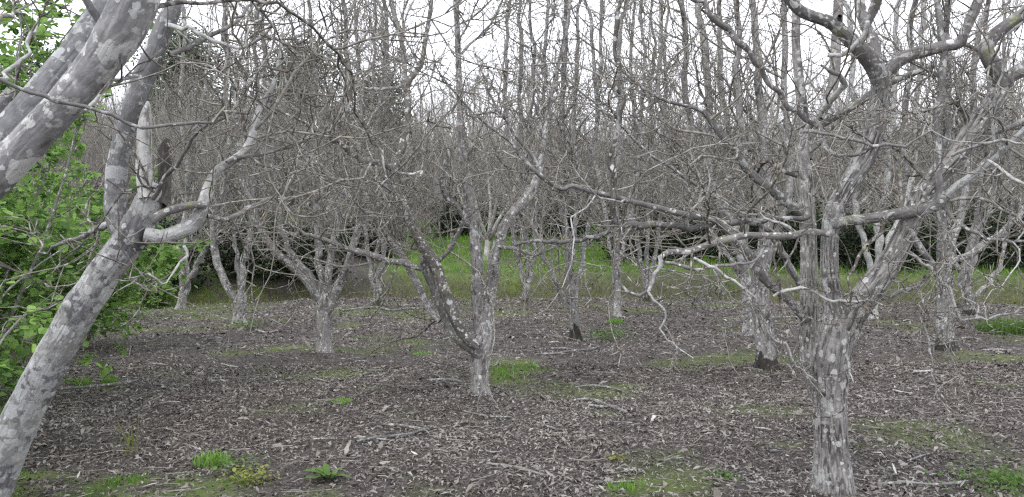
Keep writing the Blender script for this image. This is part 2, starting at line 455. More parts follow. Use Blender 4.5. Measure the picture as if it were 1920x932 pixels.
# ------------------------------------------------------------------ trees
out_c = (0, 0)
class Tree:
    def __init__(s, name, base, label, cat='tree', group=None, d0=None):
        s.base = np.asarray(base, float); s.root = bpy.data.objects.new(name, None)
        s.root.empty_display_size = 0.3
        COL.objects.link(s.root); s.root.location = s.base
        tag(s.root, label, cat, group); s.limbs = []; s.d = s.base[1]
    def limb(s, pts, d0=None, d1=None, mat='limb', name='limb', sides=14, step=0.05, rel=(0.0, 0.09), ext=0, cap=False,
             br=None, tw=None, sub=True, up=0.04, jit=0.012, label=None, flare=False, dens=1.0, tr=(0.12, 1.0), fs=1.0, brlen=(0.45, 1.1), dmid=None, twr=1.0):
        d0 = s.d if d0 is None else d0
        d1 = d0 if d1 is None else d1
        L = np.concatenate([[0], np.cumsum([math.hypot(pts[i + 1][0] - pts[i][0], pts[i + 1][1] - pts[i][1]) for i in range(len(pts) - 1)])])
        L /= L[-1]
        C = []; W = []
        for (x, y, w), t in zip(pts, L):
            d = d0 + (d1 - d0) * t
            if dmid: d += dmid * math.sin(math.pi * t)
            C.append(px(x, y, d)); W.append(w / F * d / 2)
        if max(w for _, _, w in pts[1:]) < 14 and len(pts) > 2:
            C2 = [C[0]]; W2 = [W[0]]
            for i in range(len(C) - 1):
                sl = np.linalg.norm(C[i + 1] - C[i]); nn = 2 if sl > .12 else 1
                for q in range(nn):
                    f = (q + 1) / (nn + 1) + rng.uniform(-.1, .1)
                    C2.append(C[i] * (1 - f) + C[i + 1] * f + rng.normal(size=3) * min(sl * .055, .02)); W2.append((W[i] * (1 - f) + W[i + 1] * f) * rng.uniform(.86, 1.05))
                C2.append(C[i + 1]); W2.append(W[i + 1] * rng.uniform(1.0, 1.25))
            C, W = C2, W2
        if ext > 0:
            T = C[-1] - C[-2]; T /= np.linalg.norm(T)
            p = C[-1]; w = W[-1]; m = 6
            for k in range(m):
                T = T + rng.normal(size=3) * 0.13 + np.array([0, 0, 0.12]); T /= np.linalg.norm(T)
                p = p + T * ext / m; C.append(p); W.append(w * (1 - 0.8 * (k + 1) / m))
        P, R = catmull(C, W, step)
        if jit:
            a = np.arange(len(P))[:, None] * step
            j = np.concatenate([vnoise(np.concatenate([a * 4.0, a * 0 + i * 9.1, a * 0 + random.random() * 90], 1), 8)[:, None] for i in range(3)], 1)
            fade = np.minimum(1, np.arange(len(P)) / 4.0)[:, None]
            P = P + j * jit * fade * np.minimum(1, R / 0.02)[:, None]
        if s.d > 9.5 and name != 'trunk':
            ar = np.cumsum(np.full(len(P), step)); o3 = [random.random() * 90 for _ in range(3)]
            wob = np.stack([vnoise(np.stack([ar * 1.7, ar * 0 + q, ar * 0], 1), 9) + .5 * vnoise(np.stack([ar * 4.5, ar * 0 + q, ar * 0], 1), 10) for q in o3], 1)
            P = P + wob * 0.045 * np.minimum(1, ar / .8)[:, None]
        if flare:
            z = P[:, 2] - s.base[2]
            R = R * (1 + 0.42 * np.exp(-np.maximum(z + 0.02, 0) / 0.11))
        a = Acc()
        a.add(*tubes(P[None], R[None], sides, relief(rel[0], rel[1], fs, random.randrange(99)), cap))
        o = link(name, a.mesh(name, M[mat], s.base), s.root, label=label)
        # growth
        Ln = np.linalg.norm(np.diff(P, axis=0), axis=1).sum()
        if br is None: br = int(Ln * 3.2 * dens)
        if tw is None: tw = int(Ln * (9 if s.d < 6 else 18) * dens)
        elif s.d < 6: tw = int(tw * 0.28)
        near = s.d < 6
        K0 = 12
        idx = np.linspace(0, len(P) - 1, K0)
        Pp = np.stack([np.interp(idx, np.arange(len(P)), P[:, i]) for i in range(3)], -1)[None]
        Rp = np.interp(idx, np.arange(len(R)), R)[None]
        if br > 0:
            B, BR = grow(Pp, Rp, br, tr, brlen if near else (brlen[0] * 1.3, brlen[1] * 1.5), 0.42, (35, 80), up, 0.24, 14, 0.0045, 0.018)
            if sub and s.d < 9.5:
                for i in range(br):
                    ac = Acc(); ac.add(*tubes(B[i:i + 1], BR[i:i + 1], 7, relief(0.0, 0.18, 1, i)))
                    link('branch', ac.mesh('branch', M['twig' if random.random() < 0.8 else 'white'], s.base), o)
                acc2 = Acc()
            else:
                acc2 = Acc(); acc2.add(*tubes(B, BR, 6))
            if tw > 0:
                T1, T1R = grow(B, BR, tw, (0.12, 1), (0.16, 0.5) if near else (.25, .75), 0.6, (30, 80), up * 1.2, 0.27, 9, 0.003 * twr, 0.009, taper=.45)
                acc2.add(*tubes(T1, T1R, 5))
                T2, T2R = grow(T1, T1R, int(tw * (1.0 if near else 1.5)), (0.1, 1), (0.06, 0.26) if near else (.12, .4), 0.75, (30, 80), 0.08, 0.27, 6, 0.0024 * twr, 0.006, taper=.5)
                acc2.add(*tubes(T2, T2R, 3))
                T0, T0R = grow(Pp, Rp, int(tw * 0.2), tr, (0.12, 0.4), 0.25, (40, 90), 0.05, 0.3, 6, 0.0022 * twr, 0.006)
                acc2.add(*tubes(T0, T0R, 5))
                if s.d < 9.5:   # short knobbly spurs
                    SP, SR = grow(np.concatenate([B]), BR, int(br * 8), (0.03, 1), (.02, .07), .55, (40, 85), .1, .25, 3, .003, .007, taper=.8)
                    acc2.add(*tubes(SP, SR, 5))
                    SP, SR = grow(T1, T1R, int(tw * 1.6), (0.1, 1), (.012, .045), .8, (40, 85), .1, .25, 3, .0025, .005, taper=.8)
                    acc2.add(*tubes(SP, SR, 4))
            if acc2.n: link('twigs', acc2.mesh('twigs', M['twig'], s.base), o, kind='stuff')
        return o

# ==== ground
def build_ground():
    ys = np.concatenate([np.linspace(-60, 3, 12), np.arange(3.2, 30, 0.12), np.arange(30, 60, 0.6), np.linspace(60, 170, 60), np.linspace(180, 700, 10)])
    xs = np.concatenate([np.linspace(-400, -40, 12), np.linspace(-38, -18, 30), np.arange(-17.5, 17.5, 0.14), np.linspace(18, 38, 30), np.linspace(42, 400, 12)])
    X, Y = np.meshgrid(xs, ys)
    Z = gh(X, Y)
    V = np.stack([X, Y, Z], -1).reshape(-1, 3)
    n, m = len(xs), len(ys)
    i = (np.arange(m - 1)[:, None] * n + np.arange(n - 1)[None, :]).ravel()
    Q = np.stack([i, i + 1, i + n + 1, i + n], -1)
    t = NT('orchard_soil', 0.95)
    g = t.n.new('ShaderNodeNewGeometry').outputs['Position']
    n1 = t.noise(g, 2.2, 5); n2 = t.noise(g, 30, 5, 0.7); n3 = t.noise(t.vscale(g, (1, 1, 1)), 0.9, 4)
    c = t.ramp(n2, [(0.3, (0.028, 0.022, 0.021)), (0.52, (0.08, 0.069, 0.066)), (0.72, (0.19, 0.175, 0.165))])
    grn = t.attr('green', False)
    mk = t.ramp(t.math('ADD', t.math('MULTIPLY', grn, 0.9), t.math('MULTIPLY', n2, 0.5)), [(0.45, (0,) * 3), (1.1, (0.95,) * 3)])
    gc = t.ramp(n1, [(0.3, (0.06, 0.085, 0.028)), (0.7, (0.14, 0.18, 0.055))])
    c = t.mix(mk, c, gc)
    t.color(c); t.bump(n2, 0.8, 0.03)
    me = make_mesh('ground', V, Q, None, {'green': green_at(V[:, 0], V[:, 1]).astype(float)}, t.m)
    link('ground', me, kind='structure')

# green patches seen on the floor (pixel centre, half sizes, strength)
PATCH = [(450, 662, 60, 9, 1.0), (580, 690, 70, 12, 0.65), (520, 700, 60, 14, 0.5), (980, 700, 80, 14, 0.6), (690, 728, 40, 8, 0.6), (830, 700, 40, 8, .4),
         (1110, 770, 70, 14, 0.5), (900, 790, 70, 12, 0.5), (740, 775, 60, 12, 0.45), (1465, 832, 40, 8, 0.8), (1620, 845, 50, 9, 0.8), (1880, 728, 60, 7, 0.9),
         (1890, 908, 60, 24, 1.0), (200, 922, 190, 22, 2.2), (60, 915, 110, 20, 2.0), (430, 905, 90, 26, 0.8), (770, 640, 50, 7, .5), (1280, 850, 70, 12, .45),
         (1010, 640, 60, 8, .4), (700, 585, 120, 10, .5), (300, 576, 110, 13, 2.0), (430, 562, 60, 10, 1.0), (520, 604, 30, 4, .7), (1700, 650, 60, 8, .35),
         (1140, 580, 100, 10, 0.5), (1010, 568, 80, 10, 0.8), (1300, 572, 120, 12, 0.45), (190, 722, 60, 8, 0.7), (820, 905, 120, 20, .4), (1180, 922, 60, 10, .6), (60, 640, 90, 90, .9), (200, 610, 80, 20, .8)]
def green_at(x, y):
    x = np.asarray(x, float); y = np.asarray(y, float)
    yy = np.maximum(y, 0.5)
    u = x / yy * F + 960; w = HOR + (CAMH) / yy * F
    g = 0 * x
    for (cx, cy, hx, hy, s) in PATCH:
        g = np.maximum(g, s * np.exp(-(((u - cx) / hx / 1.25) ** 2 + ((w - cy) / hy / 1.25) ** 2)))
    P = np.stack([x * 1.1, y * 1.1, 0 * x], -1)
    g = g * (0.62 + 0.7 * vnoise(P * 4.5, 25) + 0.35 * vnoise(P * 11, 26))
    g = np.clip(g, 0, 1.3)
    g = g + 0.7 * np.clip(vnoise(P * .8, 21) * 1.3 + .4 * vnoise(P * 3, 23) + .02, 0, 1) * (y > 1) * smooth(-0.55, -0.35, x / yy)
    f = bank_foot(x)
    bank = smooth(-0.6, 0.8, y - f) * (1 - 0.75 * smooth(13, 20, y - f))
    bank = bank * (1 - 0.9 * smooth(-3.2, -6.0, x) * (y > 20))
    bank = bank * (0.45 + 0.55 * smooth(0.6, 2.2, y - f))
    g = np.maximum(g, bank * (0.95 + 0.3 * vnoise(P * 0.5, 22)))
    left = smooth(-0.60, -0.66, x / yy) * (y > 3) * (y < 30)
    g = np.maximum(g, left)
    return np.clip(g, 0, 1.3)

def leafy(name, label, **k): pass

def ribbons(P0, D, U, L, Wd, curl, nseg):
    """curved narrow blades: returns verts (N,(nseg+1)*2,3) and quads"""
    N = len(P0); s = np.linspace(0, 1, nseg + 1)
    Sd = np.cross(D, U); Sd /= np.linalg.norm(Sd, axis=1, keepdims=True) + 1e-9
    out = []
    for t in s:
        c = P0 + D * (L * t)[:, None] + U * (curl * L * math.sin(t * math.pi))[:, None]
        w = (Wd * (0.18 + math.sin(math.pi * min(1, t * 0.92 + 0.06)) ** 0.8))[:, None]
        out += [c - Sd * w, c + Sd * w]
    V = np.stack(out, 1)
    q = np.array([[2 * i, 2 * i + 1, 2 * i + 3, 2 * i + 2] for i in range(nseg)])
    Q = (np.arange(N) * (nseg + 1) * 2)[:, None, None] + q[None]
    return V.reshape(-1, 3), Q.reshape(-1, 4), (nseg + 1) * 2

def build_litter():
    # dry walnut leaflets and rachises
    t = NT('dry_leaf_litter', 0.8)
    tn = t.attr('tone', False)
    g = t.n.new('ShaderNodeNewGeometry').outputs['Position']
    c = t.ramp(tn, [(0.0, (0.034, 0.026, 0.023)), (0.3, (0.092, 0.076, 0.066)), (0.55, (0.195, 0.175, 0.157)), (0.8, (0.30, 0.282, 0.258)), (1.0, (0.50, 0.48, 0.46))])
    c = t.mix(0.4, c, t.ramp(t.noise(g, 90, 3), [(0.3, (0.3,) * 3), (0.7, (0.75,) * 3)]), 'OVERLAY')
    t.color(c); t.b.inputs['Specular IOR Level'].default_value = 0.35
    n1, n2 = 175000, 165000
    d = np.concatenate([np.sqrt(rng.uniform(3.4 ** 2, 11 ** 2, n1)), np.sqrt(rng.uniform(11 ** 2, 27 ** 2, n2))])
    x = rng.uniform(-0.80, 0.80, n1 + n2) * d + rng.normal(size=n1 + n2) * 0.4
    g = green_at(x, d); f = bank_foot(x)
    dens = 0.72 + 0.35 * vnoise(np.stack([x * 1.3, d * 1.3, 0 * x], -1), 31)
    keep = (rng.uniform(0, 1, len(x)) < np.clip(1 - 0.62 * np.clip(g, 0, 1), 0.05, 1) * np.clip(dens + 0.35, 0.25, 1)) & (d < f + 0.2)
    x, d = x[keep], d[keep]; n = len(x)
    far = smooth(9, 16, d)
    z = gh(x, d) + np.abs(rng.normal(size=n)) * 0.010 + 0.004
    a = rng.uniform(0, 2 * math.pi, n)
    tilt = rng.normal(size=n) * 0.28
    D = np.stack([np.cos(a) * np.cos(tilt), np.sin(a) * np.cos(tilt), np.sin(tilt)], -1)
    U0 = np.stack([rng.normal(size=n) * 0.4, rng.normal(size=n) * 0.4, np.ones(n)], -1)
    U = U0 - D * np.sum(U0 * D, 1, keepdims=True); U /= np.linalg.norm(U, axis=1, keepdims=True)
    L = rng.gamma(2.0, 0.0105, n) + 0.011; L = L * (1 + 0.7 * far)
    Wd = L * rng.uniform(0.06, 0.20, n)
    curl = rng.uniform(-0.1, 0.34, n)
    V, Q, per = ribbons(np.stack([x, d, z], -1), D, U, L, Wd, curl, 2)
    patch = vnoise(np.stack([x * 0.6, d * 0.6, 0 * x], -1), 33)
    patch2 = vnoise(np.stack([x * 2.3, d * 2.3, 0 * x], -1), 34)
    tone = np.clip(rng.beta(2.4, 3.3, n) + 0.13 * patch + 0.09 * patch2 + 0.02, 0, 0.84)
    sp = rng.uniform(0, 1, n) < 0.0025; tone[sp] = 1.0
    me = make_mesh('leaf_litter', V, Q, None, {'tone': np.repeat(tone, per)}, t.m, smooth_shade=False)
    link('leaf_litter', me, kind='stuff', label='dry grey brown leaf litter covering the orchard floor', cat='leaf litter')
    # broken twiglets
    n = 9000
    d = np.sqrt(rng.uniform(3.5 ** 2, 26 ** 2, n)); x = rng.uniform(-0.8, 0.8, n) * d
    a = rng.uniform(0, 2 * math.pi, n); K = 5
    P = np.zeros((n, K, 3)); L = rng.gamma(3, 0.04, n) + 0.04
    P[:, 0, 0] = x; P[:, 0, 1] = d
    for k in range(1, K):
        a = a + rng.normal(size=n) * 0.35
        P[:, k, 0] = P[:, k - 1, 0] + np.cos(a) * L / (K - 1); P[:, k, 1] = P[:, k - 1, 1] + np.sin(a) * L / (K - 1)
    P[..., 2] = gh(P[..., 0], P[..., 1]) + 0.022 + rng.uniform(0, 0.02, (n, 1))
    R = np.repeat(rng.uniform(0.0015, 0.0045, n)[:, None], K, 1)
    ac = Acc(); ac.add(*tubes(P, R, 3))
    link('twig_litter', ac.mesh('twig_litter', M['twigfar'], (0, 0, 0)), kind='stuff', label='small broken twigs scattered among the fallen leaves', cat='twig litter')

def leaf_mat(name, lo, hi, trans=0.35):
    t = NT(name, 0.55)
    tn = t.attr('tone', False)
    c = t.mix(tn, lo, hi)
    g = t.n.new('ShaderNodeNewGeometry').outputs['Position']
    c = t.mix(0.3, c, t.ramp(t.noise(g, 40, 2), [(0.3, (0.3,) * 3), (0.7, (0.7,) * 3)]), 'OVERLAY')
    t.color(c)
    tr = t.n.new('ShaderNodeBsdfTranslucent'); t.l.new(c, tr.inputs[0])
    mxs = t.n.new('ShaderNodeMixShader'); mxs.inputs[0].default_value = trans
    t.l.new(t.b.outputs[0], mxs.inputs[1]); t.l.new(tr.outputs[0], mxs.inputs[2]); t.l.new(mxs.outputs[0], t.out.inputs[0])
    return t.m
M['grass'] = leaf_mat('grass_blade', (0.085, 0.17, 0.03), (0.24, 0.43, 0.08))
M['grassy'] = leaf_mat('grass_yellowed', (0.11, 0.125, 0.045), (0.25, 0.27, 0.085))
M['hazel'] = leaf_mat('hazel_leaf', (0.06, 0.14, 0.035), (0.34, 0.54, 0.14), 0.5)
M['ivy'] = leaf_mat('dark_evergreen_leaf', (0.012, 0.022, 0.010), (0.035, 0.055, 0.022), 0.1)
M['pine'] = leaf_mat('evergreen_leaf', (0.03, 0.05, 0.028), (0.075, 0.11, 0.05), 0.15)
M['weed'] = leaf_mat('weed_leaf', (0.06, 0.12, 0.03), (0.14, 0.24, 0.055))
M['weedy'] = leaf_mat('yellow_weed_leaf', (0.16, 0.18, 0.045), (0.32, 0.34, 0.09))

def blades(x, y, z, L, W, lean=0.5, droop=0.2, nseg=2):
    n = len(x); a = rng.uniform(0, 2 * math.pi, n); e = rng.uniform(0, lean, n)
    D = np.stack([np.cos(a) * np.sin(e), np.sin(a) * np.sin(e), np.cos(e)], -1)
    b = rng.uniform(0, 2 * math.pi, n)
    U = np.stack([np.cos(b), np.sin(b), 0 * b], -1); U -= D * np.sum(U * D, 1, keepdims=True); U /= np.linalg.norm(U, axis=1, keepdims=True)
    return ribbons(np.stack([x, y, z], -1), D, U, L, W, rng.uniform(-droop, droop, n), nseg)

def build_grass():
    n = 330000
    d = np.sqrt(rng.uniform(3.5 ** 2, 46 ** 2, n)); x = rng.uniform(-0.78, 0.78, n) * d
    near = rng.uniform(0, 1, n) < 0.25
    d[near] = np.sqrt(rng.uniform(3.5 ** 2, 14 ** 2, near.sum())); x[near] = rng.uniform(-0.78, 0.78, near.sum()) * d[near]
    g = green_at(x, d)
    onbank = d > bank_foot(x) - .3
    keep = rng.uniform(0, 1, n) < np.clip(np.where(onbank, g - 0.15, (g - 0.8) * 1.5), 0, 1)
    x, d, g = x[keep], d[keep], g[keep]
    m = 160000; d2 = np.sqrt(rng.uniform(3.6 ** 2, 11 ** 2, m)); x2 = rng.uniform(-.75, .75, m) * d2; g2 = green_at(x2, d2)
    k2 = rng.uniform(0, 1, m) < np.clip((g2 - 1.0) * 3, 0, 1)
    x = np.concatenate([x, x2[k2]]); d = np.concatenate([d, d2[k2]]); g = np.concatenate([g, g2[k2]]); n = len(x)
    bank = smooth(0, 2.5, d - bank_foot(x))
    clump = vnoise(np.stack([x * 1.6, d * 1.6, 0 * x], -1), 45)
    L = rng.uniform(0.02, 0.06, n) * (0.5 + 0.9 * np.clip(g, 0, 1)) + bank * rng.uniform(0.05, 0.24, n) * (1 + .7 * clump)
    W = 0.0022 + 0.00022 * d
    V, Q, per = blades(x, d, gh(x, d) - 0.005, L, W, 0.7)
    tone = np.clip(rng.beta(2, 2, n) * 0.6 + 0.35 * (vnoise(np.stack([x, d, 0 * x], -1) * 0.8, 44) + 0.5) + .18 * clump + .1 * bank, 0, 1)
    me = make_mesh('grass', V, Q, None, {'tone': np.repeat(tone, per)}, M['grass'], False)
    link('grass', me, kind='stuff', label='short green grass on the bank and in patches on the floor', cat='grass')
    n = 200000
    d = np.sqrt(rng.uniform(4 ** 2, 32 ** 2, n)); x = rng.uniform(-0.75, 0.75, n) * d
    g = green_at(x, d); near_foot = np.exp(-((d - bank_foot(x) - 0.3) / 0.9) ** 2)
    keep = rng.uniform(0, 1, n) < np.clip((g - 0.03) * 1.1, 0, 0.6) * (d < bank_foot(x)) + near_foot * 0.7
    x, d = x[keep], d[keep]; n = len(x)
    V, Q, per = blades(x, d, gh(x, d) - 0.005, rng.uniform(0.010, 0.030, n) + 0.20 * np.exp(-((d - bank_foot(x) - 0.5) / 0.9) ** 2), 0.002 + 0.0002 * d, 1.0)
    me = make_mesh('moss_grass', V, Q, None, {'tone': np.repeat(rng.uniform(0, 1, n), per)}, M['grassy'], False)
    link('yellowed_grass', me, kind='stuff', label='thin yellowed grass and moss between the fallen leaves', cat='grass')

build_ground()
build_litter()
build_grass()

# ==== leaning tree at left (near)
def leaning_tree():
    D = 3.25
    base = px(-150, 1205, D); base[2] = 0
    t = Tree('leaning_walnut_tree', base, 'leaning bare walnut tree with mottled pale lichen trunk in front of green hazel leaves')
    kw = dict(mat='lean', jit=0.0)
    t.limb([(-150, 1225, 104), (-110, 1110, 92), (-62, 1000, 82), (-15, 905, 76), (22, 820, 70), (60, 745, 66), (98, 670, 65), (128, 620, 64), (155, 573, 63), (177, 541, 61), (200, 505, 60), (237, 458, 60), (262, 420, 62), (280, 375, 50), (286, 345, 34)],
           D, 3.05, name='trunk', sides=72, step=0.012, rel=(0.003, 0.09), br=0, flare=True, cap=True, **kw)
    t.limb([(238, 450, 34), (222, 425, 36), (216, 390, 37), (217, 350, 38), (221, 309, 39), (236, 248, 39), (252, 196, 40), (270, 145, 40), (290, 97, 37), (309, 48, 35), (325, 13, 31), (338, -20, 29), (352, -60, 27)],
           3.08, 3.0, mat='smooth', sides=40, step=0.02, rel=(0.0015, 0.08), ext=2.2, br=5, tw=60, tr=(0.75, 1), jit=0)
    t.limb([(276, 370, 30), (271, 330, 29), (270, 290, 28), (271, 245, 26), (274, 215, 20), (278, 190, 5)], 3.02, 3.0, mat='stem', sides=28, step=0.015, rel=(0.003, 0.10), br=0, jit=0)
    t.limb([(300, 385, 24), (306, 345, 23), (311, 305, 25), (313, 280, 21), (316, 262, 9)], 3.05, 3.15, mat='rot', name='dead_stub', sides=32, step=0.012, rel=(0.008, 0.15), cap=True, br=0, label='dark rotten hollow stub')
    t.limb([(272, 440, 30), (300, 444, 27), (328, 438, 28), (355, 428, 29), (374, 408, 26), (387, 372, 22), (398, 338, 19), (412, 318, 17), (434, 302, 16), (463, 273, 17), (479, 228, 16), (489, 203, 15), (504, 180, 12), (517, 150, 9), (527, 95, 6), (530, 60, 3)],
           3.02, 3.3, mat='white', sides=22, step=0.02, rel=(0.002, 0.12), br=9, tw=90, tr=(0.45, 1), brlen=(0.4, 1.0))
    t.limb([(285, 412, 18), (312, 398, 16), (341, 390, 16), (366, 384, 15), (388, 384, 12)], 3.0, 3.06, mat='limb', sides=18, step=0.02, rel=(0.003, 0.2), br=0)
    t.limb([(287, 372, 9), (305, 342, 9), (325, 316, 8), (354, 277, 7), (376, 244, 5), (392, 222, 3)], 3.0, 2.7, name='branch', sides=10, br=2, tw=20, brlen=(.2, .5))
    t.limb([(388, 405, 9), (418, 412, 9), (450, 399, 8), (470, 386, 7), (500, 372, 5), (545, 368, 4)], 3.1, 3.6, name='branch', sides=10, br=5, tw=50, brlen=(.3, .7))
    t.limb([(425, 305, 8), (463, 293, 7), (518, 280, 7), (566, 265, 6), (600, 250, 4)], 3.1, 3.3, name='branch', sides=10, br=4, tw=50, brlen=(.3, .6))
    t.limb([(303, 47, 9), (344, 55, 8), (399, 76, 8), (465, 87, 6), (490, 70, 5), (515, 45, 4)], 3.0, 2.8, name='branch', mat='white', sides=10, br=4, tw=40, brlen=(.2, .5))
    t.limb([(318, 103, 11), (354, 90, 10), (380, 74, 9), (420, 55, 8), (455, 30, 6), (480, -10, 4)], 3.0, 3.3, name='branch', sides=10, br=4, tw=40, brlen=(.3, .7))
    t.limb([(216, 415, 14), (193, 424, 12), (161, 441, 10), (129, 451, 8), (100, 463, 5), (72, 474, 3)], 3.05, 3.3, name='branch', sides=10, br=5, tw=40, brlen=(.2, .45))
    t.limb([(290, 360, 6), (270, 350, 5), (258, 330, 4), (262, 300, 2)], 3.0, 2.9, name='branch', sides=8, br=1, tw=6)
    t.limb([(345, 462, 7), (352, 480, 5), (330, 505, 4), (313, 530, 3), (300, 534, 2)], 3.05, 2.95, name='branch', mat='white', sides=8, br=2, tw=12, up=-0.1, brlen=(.1, .3))
    t.limb([(150, 590, 30), (140, 580, 27), (131, 573, 22), (125, 568, 12)], 3.12, 3.04, mat='lean', name='knot', sides=20, step=.008, rel=(.001, .1), br=0, jit=0, cap=True)
    return t
leaning_tree()

def overhead_tree():
    D = 2.35
    base = px(-430, 1490, D); base[2] = 0
    t = Tree('overhanging_walnut_tree', base, 'thick smooth grey walnut limbs with round lichen spots reaching in from the upper left')
    t.limb([(-430, 1500, 150), (-400, 1250, 140), (-350, 980, 130), (-280, 720, 125), (-190, 530, 118), (-110, 420, 100), (-50, 365, 78), (0, 325, 66)], D, D, name='trunk', mat='smooth', sides=48, step=0.02, rel=(0.002, 0.06), br=0, flare=True, jit=0)
    t.limb([(-50, 372, 70), (0, 322, 68), (52, 268, 66), (90, 228, 65), (125, 190, 66), (160, 150, 67), (192, 110, 72), (225, 60, 80), (250, 10, 84), (268, -40, 78), (290, -120, 70), (320, -240, 60)],
           D - .06, D - .25, mat='smooth', sides=72, step=0.012, rel=(0.002, 0.07), ext=2.5, br=3, tw=30, tr=(0.92, 1), jit=0)
    t.limb([(-95, 400, 66), (-50, 330, 64), (-10, 280, 61), (40, 220, 59), (88, 165, 58), (140, 102, 57), (178, 47, 55), (212, -10, 52), (250, -100, 46), (290, -240, 40)],
           D + .05, D + .35, mat='smooth', sides=64, step=0.014, rel=(0.003, 0.07), ext=2.5, br=3, tw=30, tr=(0.92, 1), jit=0)
    t.limb([(205, 75, 17), (195, 52, 17), (180, 29, 15), (161, 0, 14), (148, -30, 12), (130, -80, 9)], D - .15, D - .3, mat='smooth', sides=18, step=0.02, ext=0.8, br=3, tw=20, tr=(.5, 1))
    t.limb([(270, 25, 13), (290, 14, 10), (341, 5, 8), (430, 1, 7), (500, 7, 6), (545, 22, 6), (585, 50, 5), (620, 88, 5), (642, 118, 5), (664, 163, 4), (677, 227, 4), (697, 269, 3), (719, 285, 3)],
           D - .2, 2.9, name='branch', mat='twig', sides=10, br=7, tw=80, brlen=(.2, .5), tr=(.2, 1))
    t.limb([(-60, 130, 8), (0, 149, 7), (58, 174, 7), (106, 190, 8), (161, 201, 7), (209, 216, 7), (245, 235, 7), (267, 240, 7), (290, 238, 6), (344, 233, 6), (399, 232, 5), (425, 221, 4), (450, 238, 3)],
           D - .45, D - .1, name='branch', mat='limb', sides=12, br=2, tw=8, brlen=(.08, .2), tr=(.7, 1))
    t.limb([(160, 208, 6), (180, 190, 7), (195, 170, 7), (210, 150, 6), (240, 147, 5), (262, 143, 3)], D - .2, D - .1, name='branch', mat='white', sides=8, br=1, tw=8, brlen=(.1, .3))
    t.limb([(-70, 180, 14), (-20, 155, 10), (0, 148, 8), (30, 120, 7), (48, 80, 6), (70, 40, 4)], D - .2, D + .6, name='branch', mat='white', sides=8, br=2, tw=16, brlen=(.2, .4))
    t.limb([(-40, 250, 26), (-10, 215, 22), (10, 185, 20), (22, 168, 16)], D + .5, D + .5, name='limb', mat='smooth', sides=14, br=0)
    t.limb([(-120, 470, 40), (-60, 478, 22), (-10, 492, 14), (18, 503, 9), (42, 513, 3)], D, D - .1, name='dead_stub', mat='rot', sides=14, rel=(.004, .2), br=0)
    for pts in ([(-60, 60, 9), (0, 30, 7), (40, 25, 6), (70, -10, 4)],):
        t.limb(pts, D + .6, D + 1.6, name='branch', mat='twig', sides=8, br=5, tw=60, brlen=(.2, .6), up=0)
overhead_tree()

